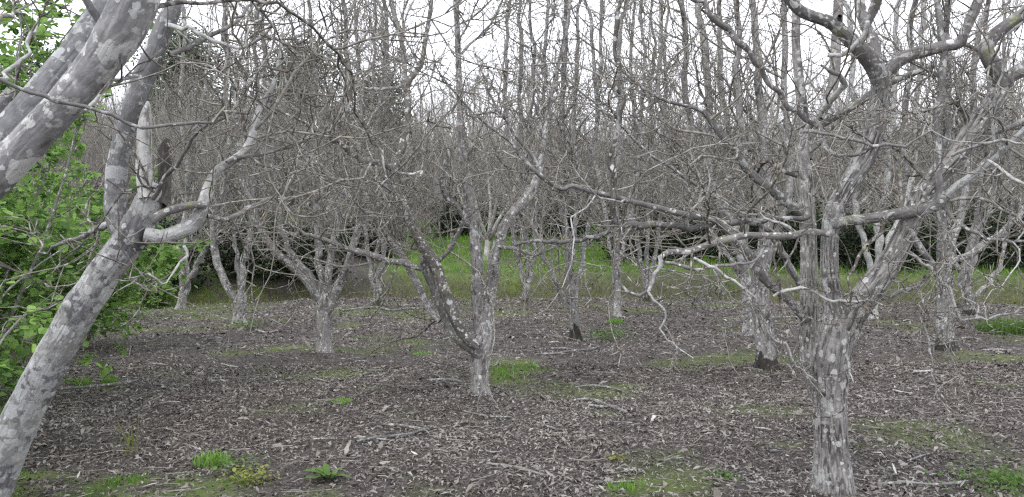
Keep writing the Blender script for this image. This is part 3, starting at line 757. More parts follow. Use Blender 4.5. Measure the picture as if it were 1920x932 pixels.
# ==== main tree at right
def main_tree():
    D = 5.05
    base = px(1561, 943, D); base[2] = 0
    t = Tree('near_walnut_tree', base, 'largest fissured walnut tree near the camera with long horizontal limbs')
    t.limb([(1562, 955, 76), (1561, 900, 69), (1558, 830, 62), (1556, 770, 60), (1556, 720, 64), (1560, 670, 70), (1566, 630, 68), (1570, 600, 60), (1566, 575, 48), (1558, 540, 36), (1555, 500, 33), (1556, 450, 32), (1560, 410, 34), (1568, 388, 36), (1588, 352, 36), (1618, 302, 38), (1638, 252, 37), (1647, 205, 36), (1651, 172, 38), (1652, 150, 34)],
           D, 4.8, name='trunk', mat='main', sides=190, step=0.014, rel=(0.007, 0.05), flare=True, br=0, jit=0, dmid=0.0)
    t.limb([(1534, 745, 34), (1524, 690, 40), (1518, 640, 40), (1517, 560, 33), (1516, 450, 30), (1512, 380, 31), (1509, 330, 29), (1506, 290, 22), (1514, 245, 14), (1530, 222, 12)],
           5.12, 5.25, mat='main', sides=90, step=0.016, rel=(0.008, 0.06), br=4, tw=40, tr=(.4, 1), jit=0)
    t.limb([(1512, 300, 22), (1506, 210, 19), (1496, 100, 17), (1490, 0, 15), (1486, -60, 13)], 5.3, 5.5, mat='pale', sides=20, step=.03, rel=(.001, .1), ext=2, br=5, tw=80)
    t.limb([(1528, 226, 13), (1545, 203, 11), (1567, 183, 11), (1587, 162, 11), (1582, 150, 9), (1560, 133, 8), (1540, 122, 4)], 5.2, 4.9, mat='white', sides=12, br=3, tw=30, rel=(.001, .15))
    t.limb([(1535, 222, 16), (1555, 180, 19), (1568, 110, 20), (1573, 40, 18), (1574, -20, 16)], 5.2, 5.5, mat='limb', sides=18, ext=2, br=4, tw=70, rel=(.002, .1))
    t.limb([(1540, 235, 13), (1580, 210, 14), (1612, 190, 14), (1645, 167, 13), (1690, 148, 12), (1752, 124, 10)], 5.3, 5.0, mat='limb', sides=16, br=4, tw=50, rel=(.002, .1), cap=True)
    # upper crown of the main stem
    t.limb([(1655, 168, 34), (1641, 128, 36), (1620, 100, 32), (1603, 83, 28), (1576, 58, 25), (1553, 41, 23), (1526, 32, 21), (1500, 20, 20), (1479, -4, 19), (1462, -50, 16)], 4.8, 4.5, mat='limb', sides=36, step=.02, rel=(.002, .1), ext=1.5, br=5, tw=70, jit=.006)
    t.limb([(1642, 118, 24), (1640, 80, 24), (1622, 42, 18), (1612, 5, 19), (1606, -50, 16)], 4.8, 5.1, mat='limb', sides=24, step=.03, ext=1.8, br=3, tw=50)
    t.limb([(1604, 90, 10), (1622, 66, 11), (1626, 48, 12), (1636, 25, 17), (1646, 5, 19), (1660, -40, 16)], 4.75, 4.5, mat='limb', sides=20, step=.03, ext=1.5, br=3, tw=50)
    t.limb([(1552, 103, 9), (1580, 103, 8), (1598, 92, 9), (1612, 78, 10), (1625, 58, 10), (1626, 40, 7)], 4.7, 4.55, mat='white', sides=14, br=1, tw=6, cap=True)
    t.limb([(1575, 30, 8), (1572, 40, 12), (1577, 48, 12), (1582, 55, 6)], 4.6, 4.72, mat='rot', name='dead_stub', sides=10, br=0)
    t.limb([(1650, 158, 28), (1668, 132, 26), (1695, 108, 24), (1735, 96, 23), (1775, 87, 22), (1800, 84, 19), (1812, 60, 19), (1830, 15, 18), (1842, -30, 15)], 4.8, 4.5, mat='limb', sides=32, step=.02, rel=(.003, .12), ext=1.6, br=7, tw=90)
    # big right limb
    t.limb([(1575, 650, 40), (1588, 612, 52), (1606, 578, 52), (1636, 538, 49), (1664, 500, 44), (1688, 458, 40), (1706, 418, 37), (1726, 372, 36), (1752, 335, 37), (1790, 296, 38), (1822, 250, 40), (1852, 208, 38), (1874, 172, 36), (1880, 148, 30)],
           4.95, 4.5, mat='main', sides=130, step=.016, rel=(0.007, .07), br=4, tw=40, tr=(.6, 1), jit=0)
    t.limb([(1878, 160, 32), (1876, 138, 30), (1856, 108, 28), (1850, 88, 27), (1862, 68, 25), (1888, 45, 23), (1920, 22, 22), (1960, -20, 19)], 4.5, 4.3, mat='limb', sides=30, step=.02, rel=(.002, .12), ext=1.6, br=5, tw=70)
    t.limb([(1878, 162, 26), (1892, 142, 27), (1904, 134, 28), (1925, 124, 26), (1970, 90, 22), (2010, 20, 18)], 4.5, 4.3, mat='limb', sides=30, step=.02, ext=1.6, br=4, tw=50)
    # horizontal limb to the right, ending white
    t.limb([(1560, 422, 16), (1580, 416, 19), (1600, 412, 20), (1640, 408, 21), (1690, 400, 22), (1738, 391, 23), (1764, 378, 23), (1780, 360, 20)], 4.85, 4.55, mat='limb', sides=28, step=.02, rel=(.003, .1), br=3, tw=30, brlen=(.3, .7))
    t.limb([(1776, 366, 18), (1795, 347, 15), (1825, 326, 14), (1860, 300, 12), (1890, 272, 12), (1915, 248, 11), (1950, 215, 10), (1990, 160, 7)], 4.55, 4.2, mat='stem', sides=16, step=.02, rel=(.001, .15), br=6, tw=70, brlen=(.3, .8))
    t.limb([(1758, 382, 14), (1760, 300, 13), (1762, 200, 12), (1767, 120, 12), (1762, 40, 10), (1758, -30, 9)], 4.57, 4.7, mat='pale', sides=16, step=.03, ext=1.2, br=4, tw=60)
    t.limb([(1820, 330, 5), (1842, 308, 6), (1862, 284, 5), (1862, 250, 6), (1862, 215, 5), (1870, 170, 4), (1880, 120, 3)], 4.4, 4.2, mat='white', name='branch', sides=8, br=3, tw=30, brlen=(.2, .4))
    t.limb([(1852, 300, 5), (1875, 315, 6), (1900, 335, 6), (1930, 350, 5)], 4.3, 4.0, mat='white', name='branch', sides=8, br=4, tw=30, brlen=(.2, .5))
    t.limb([(1785, 292, 7), (1812, 280, 7), (1842, 270, 6), (1880, 262, 5), (1925, 270, 4)], 4.5, 4.1, mat='white', name='branch', sides=8, br=4, tw=30, brlen=(.2, .5))
    # left low limbs
    t.limb([(1553, 438, 13), (1520, 436, 13), (1480, 444, 13), (1440, 443, 13), (1400, 442, 13), (1370, 448, 14), (1330, 458, 13), (1290, 470, 12), (1252, 472, 10), (1238, 482, 9), (1240, 498, 8), (1226, 515, 8), (1217, 545, 7)],
           4.85, 4.25, mat='limb', sides=18, step=.02, rel=(.001, .15), br=9, tw=110, brlen=(.3, .8), up=-0.01)
    t.limb([(1236, 480, 8), (1239, 498, 8), (1227, 514, 7), (1217, 546, 6), (1225, 562, 4), (1243, 577, 4), (1249, 590, 4), (1246, 603, 4), (1237, 616, 3), (1250, 637, 3), (1270, 652, 3), (1300, 672, 2)],
           4.27, 4.1, mat='white', name='branch', sides=8, step=.015, br=3, tw=26, up=-0.06, brlen=(.15, .4))
    t.limb([(1300, 484, 6), (1330, 500, 6), (1375, 527, 6), (1400, 545, 5), (1420, 560, 3)], 4.4, 4.3, mat='white', name='branch', sides=8, br=3, tw=30, brlen=(.15, .4), up=-.02)
    t.limb([(1245, 492, 6), (1290, 502, 7), (1330, 500, 6), (1370, 498, 6), (1410, 492, 5), (1440, 470, 4)], 4.35, 4.5, mat='limb', name='branch', sides=8, br=3, tw=30, brlen=(.15, .4))
    t.limb([(1218, 545, 6), (1200, 555, 7), (1175, 545, 6), (1155, 520, 6), (1148, 470, 5)], 4.25, 4.35, mat='limb', name='branch', sides=8, br=4, tw=40, brlen=(.2, .5), up=-.05)
    t.limb([(1512, 600, 15), (1507, 594, 16), (1485, 568, 17), (1462, 549, 17), (1430, 520, 17), (1414, 488, 19), (1397, 469, 19), (1365, 433, 17), (1340, 412, 13), (1269, 398, 11), (1190, 380, 10), (1112, 361, 10), (1074, 348, 9), (1054, 354, 9), (1009, 325, 9), (974, 290, 8), (958, 267, 6), (900, 222, 5), (850, 170, 4), (815, 120, 3), (818, 95, 2)],
           5.1, 4.3, mat='limb', sides=20, step=.02, rel=(.002, .14), br=16, tw=260, brlen=(.3, .9))
    t.limb([(1010, 326, 7), (996, 290, 7), (964, 254, 6), (932, 209, 5), (916, 175, 4), (905, 140, 3)], 4.6, 4.5, name='branch', mat='limb', sides=8, br=6, tw=60, brlen=(.2, .5))
    t.limb([(1516, 405, 12), (1470, 410, 11), (1417, 416, 13), (1346, 420, 13), (1269, 422, 13), (1204, 425, 13), (1160, 419, 12), (1150, 410, 9)],
           5.1, 4.7, mat='limb', sides=18, step=.02, rel=(.002, .14), br=7, tw=90, brlen=(.3, .7), tr=(.05, 1))
    t.limb([(1156, 419, 11), (1149, 400, 11), (1154, 325, 10), (1158, 229, 11), (1156, 164, 10), (1159, 37, 9), (1168, -30, 8)],
           4.72, 4.5, mat='dark', sides=14, step=.02, rel=(.002, .2), ext=.8, br=8, tw=110, brlen=(.3, .8), tr=(.05, 1))
    t.limb([(1152, 430, 9), (1120, 445, 9), (1080, 452, 8), (1040, 452, 8), (1000, 452, 6), (965, 460, 5)], 4.7, 4.9, mat='limb', name='branch', sides=10, br=5, tw=60, brlen=(.2, .6))
    t.limb([(1517, 432, 19), (1508, 403, 19), (1467, 369, 18), (1438, 349, 17), (1405, 320, 16), (1373, 282, 15), (1336, 233, 13), (1325, 215, 12), (1305, 203, 8), (1245, 188, 6), (1200, 161, 5), (1140, 110, 4), (1073, 60, 3)],
           5.2, 5.0, mat='limb', sides=20, step=.02, rel=(.002, .12), br=14, tw=200, brlen=(.3, .9))
    t.limb([(1535, 238, 11), (1505, 218, 10), (1470, 190, 10), (1440, 152, 10), (1418, 116, 11), (1399, 86, 11), (1354, 45, 11), (1305, 0, 9), (1270, -40, 8)], 5.2, 4.8, mat='limb', sides=16, step=.03, ext=1, br=9, tw=120, brlen=(.3, .8))
    t.limb([(1530, 222, 8), (1540, 250, 8), (1545, 275, 9), (1575, 295, 8), (1610, 290, 6), (1640, 275, 5), (1655, 245, 3)], 5.1, 4.4, mat='limb', name='branch', sides=10, br=5, tw=50, brlen=(.2, .5))
    t.limb([(1500, 248, 6), (1540, 250, 6), (1600, 262, 6), (1650, 273, 6), (1700, 275, 5), (1745, 245, 3)], 4.5, 4.3, mat='limb', name='branch', sides=8, br=5, tw=50, brlen=(.2, .5))
    t.limb([(1652, 560, 8), (1700, 545, 10), (1722, 538, 12), (1735, 520, 8)], 4.9, 4.7, mat='white', sides=10, name='branch', br=2, tw=20)
    t.limb([(1722, 538, 5), (1727, 580, 5), (1738, 622, 4), (1742, 660, 4), (1746, 700, 3), (1755, 735, 3), (1758, 748, 3), (1780, 765, 3), (1808, 780, 2), (1840, 790, 2)], 4.7, 4.4, mat='limb', name='branch', sides=8, br=4, tw=30, up=-.05, brlen=(.1, .35))
    t.limb([(1450, 556, 5), (1475, 545, 6), (1500, 540, 6), (1525, 548, 5), (1548, 562, 5), (1590, 566, 5), (1625, 562, 4), (1660, 574, 3)], 4.75, 4.6, mat='white', name='branch', sides=8, br=4, tw=30, brlen=(.15, .4), up=-.02)
    t.limb([(1425, 590, 4), (1450, 637, 5), (1475, 645, 5), (1485, 672, 4), (1515, 704, 4), (1530, 715, 3)], 4.85, 4.9, mat='white', name='branch', sides=8, br=3, tw=20, brlen=(.15, .4), up=-.02)
    t.limb([(1516, 770, 2), (1530, 782, 3), (1555, 782, 3), (1580, 770, 3), (1584, 730, 3), (1590, 690, 3)], 4.72, 4.7, mat='twig', name='branch', sides=6, br=0)
    t.limb([(1586, 665, 6), (1592, 685, 5), (1592, 700, 4), (1600, 718, 2)], 4.75, 4.6, mat='white', name='branch', sides=8, br=0)
    t.limb([(1700, 470, 8), (1745, 500, 7), (1780, 540, 6), (1800, 600, 5), (1850, 600, 4), (1915, 575, 3)], 4.8, 4.6, mat='white', name='branch', sides=8, br=6, tw=60, brlen=(.2, .5), up=-.02)
    t.limb([(1765, 385, 9), (1800, 420, 8), (1850, 450, 7), (1900, 455, 6), (1950, 440, 4)], 4.6, 4.3, mat='limb', name='branch', sides=8, br=8, tw=90, brlen=(.3, .6))
main_tree()

# ==== centre tree
def centre_tree():
    D = 8.5
    base = px(901, 750, D); base[2] = 0
    t = Tree('forked_walnut_tree', base, 'pale walnut trunk in the middle with one dark limb forking low to the left')
    t.limb([(902, 756, 38), (899, 720, 33), (899, 690, 34), (902, 660, 36), (908, 625, 32), (914, 595, 27), (918, 560, 24), (925, 500, 22), (933, 465, 20), (946, 425, 19), (965, 396, 20), (985, 374, 22), (1003, 345, 17), (1016, 295, 12), (1030, 200, 9), (1060, 60, 8), (1072, -30, 7)],
           D, 8.6, name='trunk', mat='pale', sides=48, step=.022, rel=(.006, .1), flare=True, ext=1, br=9, tw=140, tr=(.5, 1), fs=.7)
    t.limb([(903, 640, 22), (897, 590, 23), (895, 540, 24), (894, 490, 23), (888, 410, 21), (874, 345, 16), (865, 250, 13), (861, 150, 12), (857, 50, 11), (855, -30, 10)], 8.6, 9.2, mat='pale', sides=24, step=.03, rel=(.003, .1), ext=1.5, br=10, tw=170, tr=(.3, 1))
    t.limb([(900, 668, 20), (885, 652, 24), (866, 636, 27), (846, 606, 28), (831, 570, 28), (818, 540, 27), (802, 505, 23), (792, 480, 14)], 8.45, 8.5, mat='limb', sides=30, step=.025, rel=(.004, .12), br=1, tw=15, cap=True)
    t.limb([(895, 650, 18), (873, 628, 21), (850, 588, 22), (831, 542, 23), (814, 498, 25), (796, 468, 22), (782, 440, 19), (760, 394, 19), (746, 360, 19), (740, 335, 19), (737, 315, 18)], 8.4, 8.2, mat='dark', sides=28, step=.025, rel=(.004, .12), br=5, tw=60, tr=(.4, 1))
    t.limb([(742, 318, 15), (722, 308, 13), (690, 301, 12), (660, 289, 11), (632, 268, 10), (602, 250, 8), (560, 225, 6), (520, 205, 4), (480, 195, 3)], 8.2, 7.6, mat='dark', sides=14, br=9, tw=130, brlen=(.4, 1))
    t.limb([(738, 325, 16), (746, 300, 16), (757, 258, 15), (764, 205, 13), (765, 158, 13), (778, 138, 11), (790, 118, 10), (798, 70, 9), (806, 20, 8), (810, -30, 7)], 8.2, 8.4, mat='dark', sides=16, ext=1.3, br=8, tw=120)
    t.limb([(765, 162, 11), (758, 110, 10), (750, 60, 10), (735, 10, 9), (728, -40, 8)], 8.3, 8.6, mat='limb', sides=12, ext=1.5, br=4, tw=70)
    t.limb([(825, 602, 13), (807, 582, 14), (778, 521, 14), (746, 466, 13), (714, 418, 13), (682, 395, 9), (650, 363, 8), (620, 330, 7), (585, 295, 6), (560, 270, 5), (530, 240, 3)], 8.6, 9.2, mat='pale', sides=16, br=8, tw=110, tr=(.35, 1))
    t.limb([(790, 505, 10), (755, 493, 13), (714, 485, 12), (672, 473, 11), (640, 463, 9), (600, 447, 8), (570, 440, 6), (540, 415, 4)], 8.35, 7.8, mat='limb', sides=14, br=7, tw=70, brlen=(.3, .8))
    t.limb([(822, 490, 9), (845, 462, 9), (862, 430, 8), (872, 400, 7), (868, 350, 5)], 8.3, 8.0, mat='limb', sides=10, name='branch', br=3, tw=40)
    t.limb([(935, 462, 9), (975, 470, 7), (1005, 480, 6), (1040, 462, 5), (1060, 440, 3)], 8.5, 8.2, mat='limb', sides=10, name='branch', br=5, tw=50, brlen=(.2, .5))
    t.limb([(764, 155, 8), (735, 165, 6), (700, 165, 5), (668, 165, 4)], 8.3, 8.0, mat='white', sides=8, name='branch', br=2, tw=20, brlen=(.2, .5))
    t.limb([(780, 345, 7), (790, 320, 6), (765, 325, 5), (740, 318, 4)], 8.1, 8.1, mat='limb', sides=8, name='branch', br=2, tw=20, brlen=(.2, .5))
    # rear limb seen beside: dark inner stem
    t.limb([(838, 300, 8), (830, 350, 9), (850, 380, 9), (876, 420, 11), (886, 440, 12)][::-1], 8.8, 8.4, mat='limb', sides=10, br=4, tw=60)
centre_tree()

# ==== further orchard trees: traced trunk and main limbs, own growth
def mid_tree(name, label, base, D, trunk, limbs, mat='pale', br=None, dens=1.12, group='walnut trees standing on the orchard floor'):
    b = px(base[0], base[1], D); b[2] = float(gh(b[0], b[1]))
    off = b[2] - px(base[0], base[1], D)[2]
    t = Tree(name, b, label, group=group)
    foot = any(w in label for w in ('black foot', 'black mossy', 'mossy green', 'dark mossy', 'dark hollow', 'wide low'))
    t.limb(trunk, D, D, name='trunk', mat=mat + '_foot' if foot else mat, sides=24, step=.05, rel=(.005, .12), flare=True, br=0, jit=.01, fs=.6)
    for L in limbs:
        dd = random.uniform(-.9, .9)
        t.limb(L, D, D + dd, mat=mat, sides=10, step=.07, rel=(.001, .12), ext=max(0.8, 2.2 - (0 if L[-1][1] < 100 else -1.2)), dens=dens, twr=max(1, D / 9), up=0.11)
    return t

mid_tree('walnut_tree', 'bare walnut tree with four limbs spreading low, left of the centre tree', (609, 670), 11.8,
         [(609, 674, 28), (608, 640, 25), (608, 600, 28), (612, 565, 32), (610, 535, 26)],
         [[(603, 565, 18), (592, 550, 18), (575, 525, 18), (545, 495, 17), (510, 460, 15), (485, 425, 13), (474, 385, 11), (455, 340, 10), (440, 250, 8), (432, 120, 7)],
          [(600, 550, 13), (580, 510, 12), (552, 475, 12), (530, 430, 10), (515, 380, 9), (508, 300, 8), (500, 180, 7), (490, 40, 6)],
          [(605, 545, 15), (600, 510, 13), (595, 460, 13), (587, 400, 12), (582, 300, 10), (590, 150, 8), (585, 20, 7)],
          [(612, 540, 16), (618, 500, 15), (627, 450, 14), (632, 400, 14), (640, 300, 12), (652, 180, 10), (648, 40, 8)],
          [(622, 575, 18), (634, 538, 17), (655, 485, 15), (670, 440, 14), (684, 390, 12), (700, 330, 10), (712, 220, 9), (725, 90, 8), (720, -20, 7)]])
mid_tree('walnut_tree', 'bare walnut tree with stout short trunk and two raised limbs, beside the dark thicket', (449, 612), 16.4,
         [(448, 616, 24), (448, 595, 22), (450, 572, 24), (452, 552, 24)],
         [[(446, 566, 14), (430, 545, 15), (414, 520, 15), (404, 485, 14), (400, 440, 12), (408, 395, 11), (424, 340, 9), (428, 220, 8), (420, 60, 7)],
          [(454, 560, 14), (457, 520, 13), (460, 480, 12), (466, 430, 10), (474, 360, 9), (482, 240, 8), (478, 100, 7)],
          [(452, 545, 9), (445, 505, 8), (440, 460, 8), (444, 430, 6), (470, 380, 5), (505, 300, 5)]])
mid_tree('walnut_tree', 'bare twin stemmed walnut tree at the grassy verge, behind the leaning trunk', (337, 585), 20.2,
         [(337, 588, 19), (340, 570, 15), (344, 548, 17)],
         [[(342, 555, 11), (341, 515, 11), (338, 470, 10), (344, 420, 9), (350, 320, 8), (340, 180, 7), (345, 40, 6)],
          [(347, 552, 11), (360, 515, 11), (378, 485, 10), (398, 458, 9), (412, 420, 8), (425, 330, 7), (440, 200, 6)],
          [(343, 545, 8), (350, 500, 8), (352, 440, 7), (365, 350, 6), (380, 200, 6)]])
mid_tree('walnut_tree', 'bare walnut tree with black foot below the grass bank, behind the centre tree', (707, 580), 21,
         [(707, 583, 16), (708, 565, 14), (707, 545, 15)],
         [[(704, 550, 10), (697, 515, 9), (691, 470, 9), (688, 400, 8), (675, 300, 7), (670, 120, 6)],
          [(710, 550, 11), (715, 505, 10), (721, 450, 9), (725, 370, 9), (730, 220, 7), (722, 80, 6)],
          [(708, 545, 8), (706, 480, 8), (712, 380, 7), (700, 260, 7), (705, 100, 6)]])
mid_tree('walnut_tree', 'slim bare walnut tree with black foot standing before bright green bank', (985, 578), 21.5,
         [(985, 581, 12), (985, 555, 11), (986, 530, 13)],
         [[(983, 535, 9), (976, 500, 9), (968, 460, 8), (960, 400, 8), (950, 300, 7), (948, 150, 7), (955, 20, 6)],
          [(989, 530, 10), (998, 490, 9), (1005, 440, 8), (1010, 380, 8), (1018, 260, 7), (1022, 120, 7), (1030, 0, 6)],
          [(987, 520, 8), (990, 460, 8), (984, 380, 8), (975, 250, 8), (978, 60, 8), (974, -20, 6)]])
mid_tree('walnut_tree', 'bare walnut tree with black mossy foot beside the green weed tuft', (1079, 642), 13.7,
         [(1080, 646, 21), (1078, 615, 17), (1076, 580, 18), (1070, 545, 20), (1067, 510, 19)],
         [[(1068, 515, 17), (1063, 460, 16), (1058, 400, 14), (1050, 320, 13), (1052, 200, 11), (1064, 60, 10), (1060, -20, 8)],
          [(1073, 582, 10), (1053, 550, 10), (1036, 512, 9), (1018, 470, 8), (1000, 420, 8), (985, 330, 7), (995, 220, 6), (1000, 120, 6)],
          [(1078, 560, 11), (1087, 510, 11), (1094, 460, 10), (1100, 420, 9), (1110, 330, 8), (1118, 200, 7), (1108, 60, 7)],
          [(1070, 520, 9), (1080, 440, 9), (1084, 350, 8), (1075, 240, 8), (1080, 100, 7), (1090, 0, 6)]])
mid_tree('walnut_tree', 'bare walnut tree with straight slender trunk just right of the weed tuft', (1158, 602), 17.7,
         [(1158, 605, 13), (1157, 570, 13), (1156, 530, 16), (1155, 470, 16)],
         [[(1155, 475, 15), (1152, 400, 13), (1158, 300, 12), (1165, 180, 10), (1160, 60, 8)],
          [(1157, 520, 10), (1170, 460, 9), (1180, 400, 9), (1200, 300, 8), (1210, 150, 7), (1205, 20, 6)],
          [(1154, 500, 9), (1140, 440, 9), (1128, 370, 8), (1115, 280, 8), (1120, 150, 7), (1130, 10, 6)]])
mid_tree('walnut_tree', 'small bare walnut tree with three thin stems left of the dark hollow', (1212, 572), 22.7,
         [(1211, 575, 13), (1212, 558, 12), (1214, 535, 13)],
         [[(1212, 538, 9), (1204, 500, 9), (1196, 460, 8), (1186, 400, 7), (1190, 260, 7), (1185, 100, 6)],
          [(1216, 538, 9), (1224, 495, 8), (1234, 450, 8), (1240, 380, 7), (1250, 260, 7), (1245, 90, 6)],
          [(1214, 535, 8), (1213, 480, 8), (1216, 400, 7), (1222, 280, 7), (1226, 120, 6)]])
mid_tree('walnut_tree', 'stout fissured walnut trunk with mossy green foot, left of the largest tree', (1438, 703), 10.2,
         [(1438, 708, 40), (1436, 670, 34), (1432, 620, 34), (1428, 570, 34), (1426, 520, 32), (1430, 470, 30)],
         [[(1430, 490, 26), (1440, 420, 24), (1450, 375, 22), (1440, 335, 20), (1428, 280, 18), (1422, 200, 16), (1418, 100, 14), (1410, 0, 12), (1408, -40, 11)],
          [(1426, 520, 18), (1400, 470, 18), (1370, 410, 17), (1345, 360, 17), (1325, 300, 16), (1330, 220, 14), (1326, 120, 13), (1312, 10, 11)],
          [(1432, 480, 16), (1428, 420, 16), (1412, 350, 14), (1390, 280, 13), (1380, 180, 12), (1386, 60, 10), (1380, -20, 8)],
          [(1436, 500, 16), (1456, 450, 15), (1474, 390, 14), (1478, 320, 13), (1470, 220, 12), (1474, 100, 11), (1468, -10, 9)],
          [(1500, 535, 13), (1482, 505, 13), (1464, 475, 13), (1450, 456, 13), (1430, 430, 11), (1395, 400, 8)][::1]], mat='main')
mid_tree('walnut_tree', 'grey walnut trunk partly hidden behind the stout mossy footed one', (1404, 636), 14.2,
         [(1404, 640, 22), (1404, 600, 21), (1402, 555, 22), (1398, 520, 20)],
         [[(1399, 525, 17), (1385, 475, 16), (1362, 420, 15), (1335, 360, 14), (1300, 300, 13), (1290, 200, 12), (1282, 80, 10), (1276, -20, 9)],
          [(1400, 520, 14), (1396, 450, 14), (1388, 370, 13), (1372, 280, 12), (1352, 160, 11), (1348, 30, 9)],
          [(1402, 530, 12), (1380, 500, 11), (1340, 440, 10), (1290, 350, 10), (1250, 270, 9), (1235, 150, 8), (1240, 20, 7)]], mat='pale')
mid_tree('walnut_tree', 'white lichened walnut trunk seen through the fork of the largest tree', (1636, 612), 17,
         [(1636, 616, 17), (1636, 590, 16), (1638, 555, 17), (1642, 510, 17)],
         [[(1642, 515, 13), (1650, 450, 13), (1655, 380, 12), (1668, 280, 11), (1680, 140, 9), (1684, 20, 8)],
          [(1638, 520, 12), (1622, 470, 11), (1605, 410, 11), (1596, 320, 10), (1600, 200, 9), (1595, 60, 8)],
          [(1644, 500, 11), (1668, 450, 10), (1690, 400, 10), (1715, 300, 9), (1722, 160, 9), (1730, 20, 8)]], mat='white')
mid_tree('walnut_tree', 'pale walnut tree at the right with split dark mossy foot', (1775, 669), 11.8,
         [(1776, 673, 36), (1773, 640, 30), (1770, 600, 30), (1769, 555, 32), (1770, 510, 28)],
         [[(1766, 515, 18), (1764, 460, 18), (1768, 400, 16), (1772, 300, 15), (1780, 180, 13), (1776, 60, 12), (1780, -20, 10)],
          [(1774, 515, 16), (1785, 460, 15), (1800, 410, 14), (1812, 320, 13), (1825, 200, 12), (1835, 60, 10)],
          [(1768, 520, 14), (1745, 490, 13), (1720, 462, 12), (1700, 420, 11), (1695, 320, 10), (1700, 180, 10), (1710, 40, 9)],
          [(1776, 500, 13), (1800, 485, 13), (1840, 462, 13), (1880, 440, 12), (1915, 400, 11), (1940, 300, 10), (1945, 150, 9)]])
mid_tree('walnut_tree', 'small walnut tree with wide low limbs on the far right before green grass', (1814, 598), 18.2,
         [(1814, 601, 17), (1816, 575, 16), (1817, 550, 18)],
         [[(1816, 556, 14), (1806, 530, 18), (1812, 500, 19), (1820, 470, 15), (1828, 430, 13), (1840, 330, 11), (1850, 200, 10), (1846, 60, 8)],
          [(1820, 560, 9), (1850, 535, 9), (1872, 505, 8), (1882, 460, 7), (1894, 400, 6), (1890, 280, 6)],
          [(1816, 545, 9), (1822, 500, 8), (1838, 440, 8), (1862, 360, 7), (1880, 220, 7), (1885, 80, 6)],
          [(1810, 530, 9), (1790, 490, 9), (1782, 430, 8), (1770, 340, 7), (1765, 180, 7)]])

# ==== orchard trees outside or at the edge, and trees on the slope
KEEP_OFF = False
def proto_tree(name, h, seed, nl=5, mat='far', tmat='twigfar', dense=1.0, low=0.5, trunk_r=0.11, parts=True):
    global rng
    old = rng; rng = np.random.default_rng(seed)
    root = bpy.data.objects.new(name, None); root.empty_display_size = 0.3; COL.objects.link(root)
    th = low * rng.uniform(0.8, 1.4)
    lean = rng.normal(size=2) * 0.06
    P, R = catmull([(0, 0, -0.1), (lean[0] * .5, lean[1] * .5, th * .5), (lean[0], lean[1], th), (lean[0] * 1.2, lean[1] * 1.2, th + .12)], [trunk_r * 1.25, trunk_r, trunk_r, trunk_r * .8], 0.12)
    a = Acc(); a.add(*tubes(P[None], R[None], 10, relief(0.006, 0.12, .6, seed)))
    link('trunk', a.mesh('trunk', M[mat]), root)
    az0 = rng.uniform(0, 6.28)
    LP, LR = [], []
    for i in range(nl):
        az = az0 + i * 2 * math.pi / nl + rng.normal() * 0.3
        e = math.radians(rng.uniform(32, 52))
        d = np.array([math.cos(az) * math.sin(e), math.sin(az) * math.sin(e), math.cos(e)])
        p = np.array([lean[0], lean[1], th * rng.uniform(0.85, 1.05)]); C = [p]; r = trunk_r * rng.uniform(.5, .72); W = [r]
        hh = h * rng.uniform(.82, 1.08); n = 9; stp = hh / n * 1.05
        for k in range(n):
            d = d + rng.normal(size=3) * 0.10 + np.array([0, 0, 0.15]); d /= np.linalg.norm(d)
            p = p + d * stp; C.append(p); W.append(r * (1 - 0.85 * (k + 1) / n))
        P, R = catmull(C, W, 0.16)
        a = Acc(); a.add(*tubes(P[None], R[None], 6))
        link('limb', a.mesh('limb', M[mat]), root)
        idx = np.linspace(0, len(P) - 1, 16)
        LP.append(np.stack([np.interp(idx, np.arange(len(P)), P[:, j]) for j in range(3)], -1)); LR.append(np.interp(idx, np.arange(len(R)), R))
    LP = np.array(LP); LR = np.array(LR)
    a = Acc()
    B, BR = grow(LP, LR, int(60 * dense), (0.08, .95), (0.8, 2.3), 0.55, (22, 55), 0.20, 0.12, 9, 0.006, 0.03)
    a.add(*tubes(B, BR, 4))
    T, TR = grow(B, BR, int(420 * dense), (0.1, 1), (0.4, 1.1), 0.6, (22, 55), 0.18, 0.15, 7, 0.004, 0.012)
    a.add(*tubes(T, TR, 3))
    T2, T2R = grow(T, TR, int(1100 * dense), (0.1, 1), (0.2, 0.6), 0.7, (22, 60), 0.16, 0.18, 5, 0.0035, 0.008)
    a.add(*tubes(T2, T2R, 3))
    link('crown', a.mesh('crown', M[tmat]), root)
    rng = old
    return root

def copy_tree(root, loc, rz, sc):
    r = root.copy(); COL.objects.link(r); r.location = loc; r.rotation_euler = (0, 0, rz); r.scale = (sc, sc, sc)
    for ch in root.children:
        c = ch.copy(); COL.objects.link(c); c.parent = r
    return r

protos = [proto_tree('bare_tree', 6.2 if i < 6 else 8.0, 100 + i, nl=4 + i % 3, low=0.6, trunk_r=0.10 if i < 6 else .12, dense=1.0 if i < 6 else 1.1) for i in range(9)]
used = [False] * len(protos)
def put(k, x, y, rz, sc, label, group):
    z = float(gh(x, y))
    if not used[k]:
        used[k] = True; r = protos[k]; r.location = (x, y, z); r.rotation_euler = (0, 0, rz); r.scale = (sc,) * 3
    else:
        r = copy_tree(protos[k], (x, y, z), rz, sc)
    r['label'] = label; r['category'] = 'tree'; r['group'] = group
    return r
